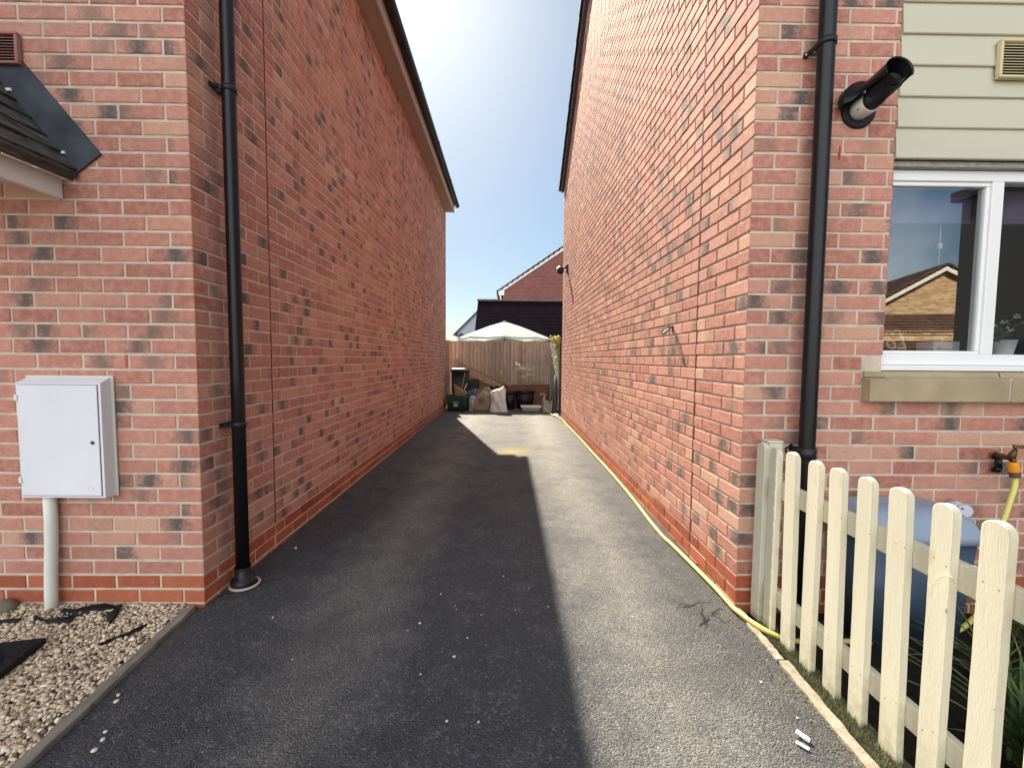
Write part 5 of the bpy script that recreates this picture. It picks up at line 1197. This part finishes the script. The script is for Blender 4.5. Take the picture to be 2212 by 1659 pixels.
strap_plant('strap_plant', 'arching dark green strap leaves above the sacks', 'pot plant', (-.42, 11.0, .36), 80, .34, .022, mat('dark_strap', (.035, .07, .035), rough=.4, var=.5, scale=20), 7, None, .9, .95)
TWIG = mat('pale_twig', (.24, .19, .12), rough=.8); YL = mat('pale_yellow_leaf', (.80, .80, .50), rough=.6, var=.15, scale=30)
sh = thing('potted_shrub', 'leggy shrub with pale yellow leaf tufts growing in the ribbed pot', 'shrub', (.44, 11.0, .41))
tw = MB(); tufts = []
for (pts, tips_) in [
    ([(.42, 11, .42), (.36, 10.97, .50), (.30, 10.95, .60), (.28, 10.95, .78), (.27, 10.94, .98)], [(.205, 10.92, 1.15), (.27, 10.92, 1.13), (.33, 10.95, 1.08)]),
    ([(.43, 11, .42), (.41, 10.96, .55), (.36, 10.92, .80), (.33, 10.9, 1.0)], [(.28, 10.9, 1.02), (.38, 10.92, 1.04), (.34, 10.9, 1.02)]),
    ([(.44, 11, .42), (.44, 11.0, .60), (.47, 11.0, .85), (.50, 11.0, 1.0)], [(.47, 11, 1.04), (.54, 10.97, 1.03), (.52, 10.95, 1.0)]),
    ([(.45, 11, .42), (.53, 10.98, .58), (.58, 10.96, .78), (.62, 10.95, .95)], [(.60, 10.93, 1.03), (.67, 10.93, 1.06), (.66, 10.95, 1.0), (.57, 10.95, .99)]),
    ([(.45, 11, .42), (.52, 10.93, .56), (.50, 10.88, .74), (.55, 10.85, .84)], [(.42, 10.85, .82), (.50, 10.85, .88), (.545, 10.85, .88), (.62, 10.85, .88)]),
    ([(.43, 11, .42), (.39, 10.9, .62), (.42, 10.86, .76)], [(.38, 10.85, .82), (.42, 10.85, .835)])]:
    S_ = smooth(pts, 4); tw.tube(S_, [.009 - .006 * i / len(S_) for i in range(len(S_))], 6)
    for tp_ in tips_: tw.tube([S_[-1], S_[-1].lerp(Vector(tp_), .5) + Vector((0, 0, .01)), tp_], .0025, 5); tufts.append(tp_)
part(tw, 'stem', TWIG, sh)
q = random.Random(31); P_ = []
for tp_ in tufts: P_ += [(tp_[0] + q.gauss(0, .022), tp_[1] + q.gauss(0, .02), tp_[2] + q.gauss(0, .010)) for _ in range(16)]
leaves('leaves', P_, .045, YL, sh, 31)
sh = thing('yellow_flower_plant', 'thin bare stem with yellow flowers rising behind the white sack', 'flowering plant', (-.14, 11.1, .3))
tw = MB(); tw.tube([(-.14, 11.1, .3), (-.15, 11.1, .6), (-.13, 11.1, .85), (-.05, 11.08, 1.02)], [.006, .005, .004, .003], 6); tw.tube([(-.14, 11.1, .75), (-.18, 11.08, .84), (-.20, 11.05, .92)], .004, 6); tw.tube([(-.13, 11.1, .85), (-.06, 11.1, .93), (-.02, 11.1, 1.06)], .003, 6); tw.tube([(-.15, 11.1, .6), (-.06, 11.1, .66), (.0, 11.1, .75)], .003, 6)
part(tw, 'stem', TWIG, sh); P_ = []
for (cx_, cz_) in ((-.21, .93), (-.18, .95), (-.15, .90), (-.20, .87), (-.16, .84), (-.13, .82), (-.18, .80)): P_ += [(cx_ + q.gauss(0, .012), 11.06 + q.gauss(0, .01), cz_ + q.gauss(0, .012)) for _ in range(9)]
leaves('blossom', P_, .03, mat('yellow_petal', (.72, .66, .28), rough=.6), sh, 8)
leaves('leaves', [(-.05 + q.gauss(0, .05), 11.08, .98 + q.gauss(0, .06)) for _ in range(22)], .035, mat('bronze_leaf', (.16, .09, .08), rough=.6), sh, 9)
# white trough, slabs and boards at the right
tr_ = thing('window_box', 'empty white plastic trough on the ground in front of the ribbed pot', 'trough', (.57, 10.22, 0))
TG = mat('grey_white_plastic', (.46, .46, .45), rough=.5)
b = MB(); loft(b, [RR(.385, .765, 10.15, 10.32, .012, .03), RR(.345, .80, 10.12, 10.35, .125, .03)], cap1=False); loft(b, [RR(.355, .79, 10.13, 10.34, .13, .03), RR(.395, .755, 10.16, 10.31, .03, .03)], cap0=False); part(b, 'body', TG, tr_)
b = MB(); loft(b, [RR(.338, .808, 10.112, 10.358, .122, .035), RR(.322, .822, 10.10, 10.37, .135, .035), RR(.322, .822, 10.10, 10.37, .15, .035), RR(.338, .806, 10.115, 10.355, .158, .035), RR(.352, .792, 10.128, 10.342, .15, .03)], cap0=False, cap1=False); part(b, 'rim', WHITEP, tr_)
SLAB = mat('grey_slab', (.27, .28, .25), rough=.9, var=.15, scale=8, bump=.3); SLABD = mat('green_grey_slab', (.09, .105, .09), rough=.9, var=.3)
def slab(label, c, sx_, sz_, th, ry, rx, rz, m_, name='paving_slab', grp='slabs stacked by the side fence'):
    b = MB(); M_ = Matrix.Translation(c) @ Matrix.Rotation(R_(rz), 4, 'Z') @ Matrix.Rotation(R_(ry), 4, 'Y') @ Matrix.Rotation(R_(rx), 4, 'X'); b.bbox(-sx_ / 2, sx_ / 2, -th / 2, th / 2, 0, sz_, .004, M=M_)
    return tag(b.build(name, m_), label, 'paving slab', grp)
slab('small pale grey slab propped at the front of the stacked slabs', (.965, 10.2, .0), .21, .285, .03, 4, -8, 0, SLAB)
slab('upright dark slab behind the pale one, first of the leaning row', (.995, 10.40, .0), .055, .56, .40, 7, -4, 0, SLABD)
slab('upright dark slab in the leaning row beside the first one', (1.06, 10.44, .0), .045, .58, .40, 7, -4, 0, SLABD)
slab('upright dark slab at the back of the leaning row', (1.12, 10.48, .0), .045, .55, .40, 6, -4, 0, SLABD)
slab('tall thin pale board leaning on the whitewashed side panel', (1.07, 10.55, .0), .035, .88, .30, 8, -3, 0, SLAB)
slab('narrow grey slab standing by the retaining boards beside the trough', (.93, 10.9, .0), .09, .30, .05, 2, -6, 0, SLAB)
slab('small square pale slab on top of the narrow grey one', (.90, 10.9, .34), .13, .085, .05, 2, -3, 0, SLAB)
sp_ = thing('side_panel', 'whitewashed timber side fence panel with peeling boards, draped with ivy', 'fence panel', (1.22, 10.9, 0))
WASH = wood('whitewashed_board', (.20, .20, .17), (.55, .54, .46), (6, 6, 1.5))
b = MB()
for i in range(8):
    y0_ = 10.32 + i * .145; xx = 1.235 - i * .012
    b.bbox(xx, xx + .018, y0_, y0_ + .143, .05, 1.70 + random.Random(i).uniform(-.01, .01), .003)
part(b, 'boards', WASH, sp_)
b = MB(); b.bbox(1.255, 1.345, 10.22, 10.31, -.1, 1.78, .006); part(b, 'post', DARKW, sp_)
b = MB(); b.bbox(1.345, 2.4, 10.25, 10.28, -.1, 1.80, .006); part(b, 'back_board', DARKW, sp_)
iv = thing('ivy', 'yellow green ivy spilling over the top of the whitewashed side panel', 'ivy', (1.2, 10.4, 1.7))
q = random.Random(17); P_ = []
for _ in range(620):
    y_ = q.uniform(10.22, 10.75); drop = q.random() ** 2.2 * (.75 if q.random() < .4 else .28)
    P_.append((1.215 + q.gauss(0, .035) - .05 * (drop < .12) * q.random() * 2.2 - .012 * (y_ - 10.3), y_, 1.80 - drop + q.gauss(0, .02)))
leaves('leaves', P_, .05, mat('yellow_ivy', (.36, .38, .05), rough=.5, col2=(.62, .58, .12), scale=12), iv, 17)
b = MB()
for i in range(6): x_ = 1.22 + .006 * i; b.tube(smooth([(x_, 10.27 + i * .05, 1.75), (x_ - .02, 10.28 + i * .05, 1.5), (x_ + .01, 10.29 + i * .05, 1.2 - .05 * i), (x_ - .012, 10.3 + i * .05, 1.0)]), .004, 5)
part(b, 'stem', TWIG, iv)
b = MB(); b.lathe([(.0001, .05), (.06, .045), (.085, .02), (.08, 0)], c=(1.10, 9.55, -.002), n=9, sx=.8, sy=1.5); tag(b.build('white_stone', mat('white_rock', (.72, .70, .60), rough=.8)), 'white stone at the far foot of the sunlit wall beside the hose', 'stone')

# ================================================================= BEYOND THE FENCE
gd = MB(); gd.add([(-8, 11.7, -.012), (10, 11.7, -.012), (10, 40, -.012), (-8, 40, -.012)], [(0, 1, 2, 3)]); tag(gd.build('lawn', mat('lawn', (.06, .09, .03), rough=1, var=.3, scale=20)), kind='structure')
pa_ = thing('parasol', 'pale aqua garden parasol open beyond the board fence', 'parasol', (-.10, 14.0, 0))
FAB = bpy.data.materials.new('aqua_canvas'); FAB.use_nodes = True; t = NT(FAB); b0 = t.n['Principled BSDF']; b0.inputs['Base Color'].default_value = (.54, .63, .61, 1); b0.inputs['Roughness'].default_value = .8
tl_ = t.new('BsdfTranslucent'); tl_.inputs['Color'].default_value = (.55, .68, .65, 1); mx = t.new('MixShader'); mx.inputs[0].default_value = .35; t.link(b0.outputs[0], mx.inputs[1]); t.link(tl_.outputs[0], mx.inputs[2]); t.link(mx.outputs[0], t.n['Material Output'].inputs[0])
b = MB(); n8 = 8; Rr_ = 1.47; rings = []
for (fr_, zf_) in ((.045, 2.46), (.35, 2.325), (.68, 2.14), (1.0, 1.955), (1.005, 1.90)):
    ring = []
    for k_ in range(n8 * 4):
        a = -math.pi / 2 + 2 * math.pi * k_ / (n8 * 4); ph = (k_ % 4) / 4; sag = math.cos(math.pi / 8) / math.cos(math.pi / 8 - ph * math.pi / 4) ; sagz = -.03 * math.sin(ph * math.pi) * fr_
        r_ = Rr_ * fr_ * (sag if fr_ > .1 else 1); ring.append((-.10 + r_ * math.cos(a), 14 + r_ * math.sin(a), zf_ + sagz + .015 * fr_ * math.sin(a)))
    rings.append(ring)
loft(b, rings, cap0=True, cap1=False, sm=False); part(b, 'canopy', FAB, pa_)
b = MB(); b.lathe([(.12, 2.43), (.13, 2.45), (.03, 2.49), (.0001, 2.495)], c=(-.10, 14, 0), n=20); part(b, 'cap', FAB, pa_)
b = MB(); b.tube([(-.10, 14, 0), (-.10, 14, 2.44)], .024, 14); part(b, 'pole', GREYP, pa_)
for k_ in range(8):
    a = -math.pi / 2 + 2 * math.pi * k_ / 8; b = MB(); b.tube([(-.10 + .05 * math.cos(a), 14 + .05 * math.sin(a), 2.40), (-.10 + 1.44 * math.cos(a), 14 + 1.44 * math.sin(a), 1.93 + .015 * math.sin(a))], .009, 5); part(b, 'rib', GREYP, pa_)
# garage with a dark tiled roof
ga = thing('garage', 'low garage with dark profiled roof tiles and pale ridge beyond the fence', 'garage', (2, 18, 0))
b = MB(); roof_slab(b, (-1.19, 15.4, 2.08), (5.5, 15.4, 2.08), (5.5, 18, 3.66), (-1.24, 18, 3.66), 10, .05, .010); roof_slab(b, (-1.19, 20.6, 2.08), (5.5, 20.6, 2.08), (5.5, 18, 3.67), (-1.24, 18, 3.67), 10, .05, .03)
part(b, 'roof', mat('dark_roof_tile', (.008, .0065, .009), rough=1, spec=0, col2=(.012, .009, .013), scale=5, bump=.4, bscale=20, stretch=(1, .2, .2)), ga)
b = MB()
for i in range(15): b.bbox(-1.27 + i * .45, -1.27 + i * .45 + .44, 17.90, 18.10, 3.655, 3.735, .02)
part(b, 'ridge_tiles', mat('mossy_ridge', (.16, .14, .11), rough=.9, var=.3), ga)
b = MB(); b.prism([(15.75, -.1), (20.3, -.1), (20.3, 2.2), (18, 3.58), (15.75, 2.2)], lambda y, z, t: (t, y, z), -1.12, 5.4); part(b, 'wall', bpy.data.materials['far_brick'], ga)
b = MB(); b.prism([(15.42, 2.02), (15.42, 2.06), (18, 3.62), (18, 3.50)], lambda y, z, t: (t, y, z), -1.185, -1.165); part(b, 'bargeboard', BOARD, ga)
# house gable
DRK = brick_tex_mat('dark_red_brick', (.17, .045, .038), (.24, .075, .06), (.26, .18, .15)); DRK_sc = None
hg = thing('gable_house', 'dark red brick gable house with white bargeboard behind the garage', 'house', (3.6, 24, 0))
s3 = .678
zg = lambda x: 5.02 + s3 * (x + .577)
xm = 3.9
b = MB(); b.prism([(-.27, -.1), (xm * 2 + .27, -.1), (xm * 2 + .27, zg(-.27) - .18), (xm, zg(xm) - .18), (-.27, zg(-.27) - .18)], lambda x, z, t: (x, t, z), 24.0, 32); part(b, 'wall', DRK, hg)
b = MB(); b.prism([(-.55, zg(-.55) - .05), (xm, zg(xm) - .05), (xm, zg(xm) - .22), (-.20, zg(-.20) - .22), (-.20, 4.78), (-.50, 4.78)], lambda x, z, t: (x, t, z), 23.93, 23.998)
b.prism([(xm * 2 + .55, zg(-.55) - .05), (xm, zg(xm) - .05), (xm, zg(xm) - .22), (xm * 2 + .2, zg(-.20) - .22)], lambda x, z, t: (x, t, z), 23.93, 23.998); part(b, 'bargeboard', BOARD, hg)
b = MB(); roof_slab(b, (-.62, 23.88, zg(-.62)), (-.62, 32.1, zg(-.62)), (xm, 32.1, zg(xm) + .03), (xm, 23.88, zg(xm) + .03), 16, .09, .03); roof_slab(b, (xm * 2 + .62, 23.88, zg(-.62)), (xm * 2 + .62, 32.1, zg(-.62)), (xm, 32.1, zg(xm) + .035), (xm, 23.88, zg(xm) + .035), 16, .09, .03); part(b, 'roof', TILE, hg)
b = MB(); b.box(-.62, -.55, 23.9, 32, 4.80, 4.99); part(b, 'gutter', BLACKP, hg)
b = MB(); b.tube([(-.42, 23.95, 4.78), (-.36, 23.96, 4.4), (-.36, 23.96, 0)], .04, 8); part(b, 'downpipe', WHITEP, hg)
wg = thing('white_gable_house', 'pale rendered gable wall low at the foot of the sky beside the garage roof', 'house', (-.9, 22, 0))
b = MB(); b.prism([(-2.55, -.1), (2, -.1), (2, 4.0), (-1.3, 3.86), (-2.55, 2.62)], lambda x, z, t: (x, t, z), 22, 26); part(b, 'wall', mat('white_render', (.42, .45, .55), rough=.8, var=.03), wg)
b = MB(); b.prism([(-2.80, 2.46), (-1.25, 4.0), (-1.25, 3.93), (-2.72, 2.44)], lambda x, z, t: (x, t, z), 21.9, 26.1); part(b, 'roof_edge', GREYP, wg)
b = MB(); b.lathe([(.0001, 0), (.14, 0), (.14, -.02), (.0001, -.03)], M=Matrix.Rotation(R_(90), 4, 'X'), c=(-2.38, 21.97, 2.42), n=20); part(b, 'dish', GREYP, wg)

# ================================================================= ACROSS THE STREET (seen in the window reflection)
TAN = brick_tex_mat('buff_brick', (.36, .20, .09), (.66, .46, .25), (.5, .42, .3))
ah = thing('opposite_house', 'buff brick gable house across the street, mirrored in the window glass', 'house', (17.3, -12.6, 0))
RA = Matrix.Translation((17.3, -12.6, 0)) @ Matrix.Rotation(R_(198), 4, 'Z')
def W(p): return RA @ Vector(p)
b = MB(); b.prism([(-4.0, -.1), (4.0, -.1), (4.0, 2.6), (0, 5.05), (-4.0, 2.6)], lambda x, z, t: W((x, t, z)), 0, 9); part(b, 'wall', TAN, ah)
BRT = mat('brown_roof_tile', (.10, .055, .04), rough=.9, var=.3, scale=3)
b = MB()
for sg in (-1, 1): roof_slab(b, W((sg * 4.4, -.25, 2.42)), W((sg * 4.4, 9.2, 2.42)), W((0, 9.2, 5.18)), W((0, -.25, 5.18)), 20, .1, .04)
part(b, 'roof', BRT, ah)
b = MB()
for sg in (-1, 1): b.prism([(sg * 4.4, 2.28), (0, 5.04), (0, 4.88), (sg * 4.3, 2.18)], lambda x, z, t: W((x, t, z)), -.2, -.12)
part(b, 'bargeboard', BOARD, ah)
RG = Matrix.Translation((13, -9.6, 0)) @ Matrix.Rotation(R_(11), 4, 'Z') @ Matrix.Translation((-13, 9.6, 0))
oh = thing('opposite_garage', 'low brown tiled garage across the street, mirrored below the buff gable', 'garage', (16, -9.4, 0))
b = MB(); b.prism([(-9.6, -.1), (-12, -.1), (-12, 2.0), (-10.8, 2.9), (-9.6, 2.0)], lambda y, z, t: RG @ Vector((t, y, z)), 11, 20); part(b, 'wall', TAN, oh)
b = MB(); G_ = lambda *p: RG @ Vector(p); roof_slab(b, G_(10.8, -9.3, 1.7), G_(20.2, -9.3, 1.7), G_(20.2, -10.8, 2.95), G_(10.8, -10.8, 2.95), 12, .08, .04); roof_slab(b, G_(10.8, -12.3, 1.7), G_(20.2, -12.3, 1.7), G_(20.2, -10.8, 2.96), G_(10.8, -10.8, 2.96), 12, .08, .04); part(b, 'roof', BRT, oh)
nh = thing('flat_roofed_garage', 'dark walled flat roofed garage, mirrored near the window mullion', 'garage', (10, -1, 0))
DK = mat('dark_render', (.05, .05, .052), rough=.8)
b = MB(); b.box(7.4, 13, -2.62, .6, -.1, 3.9); part(b, 'wall', DK, nh)
b = MB(); b.prism([(7.3, 3.9), (13.1, 3.9), (13.1, 4.1), (7.3, 4.05)], lambda x, z, t: (x, t, z), -2.72, .7); part(b, 'roof', TILE, nh)
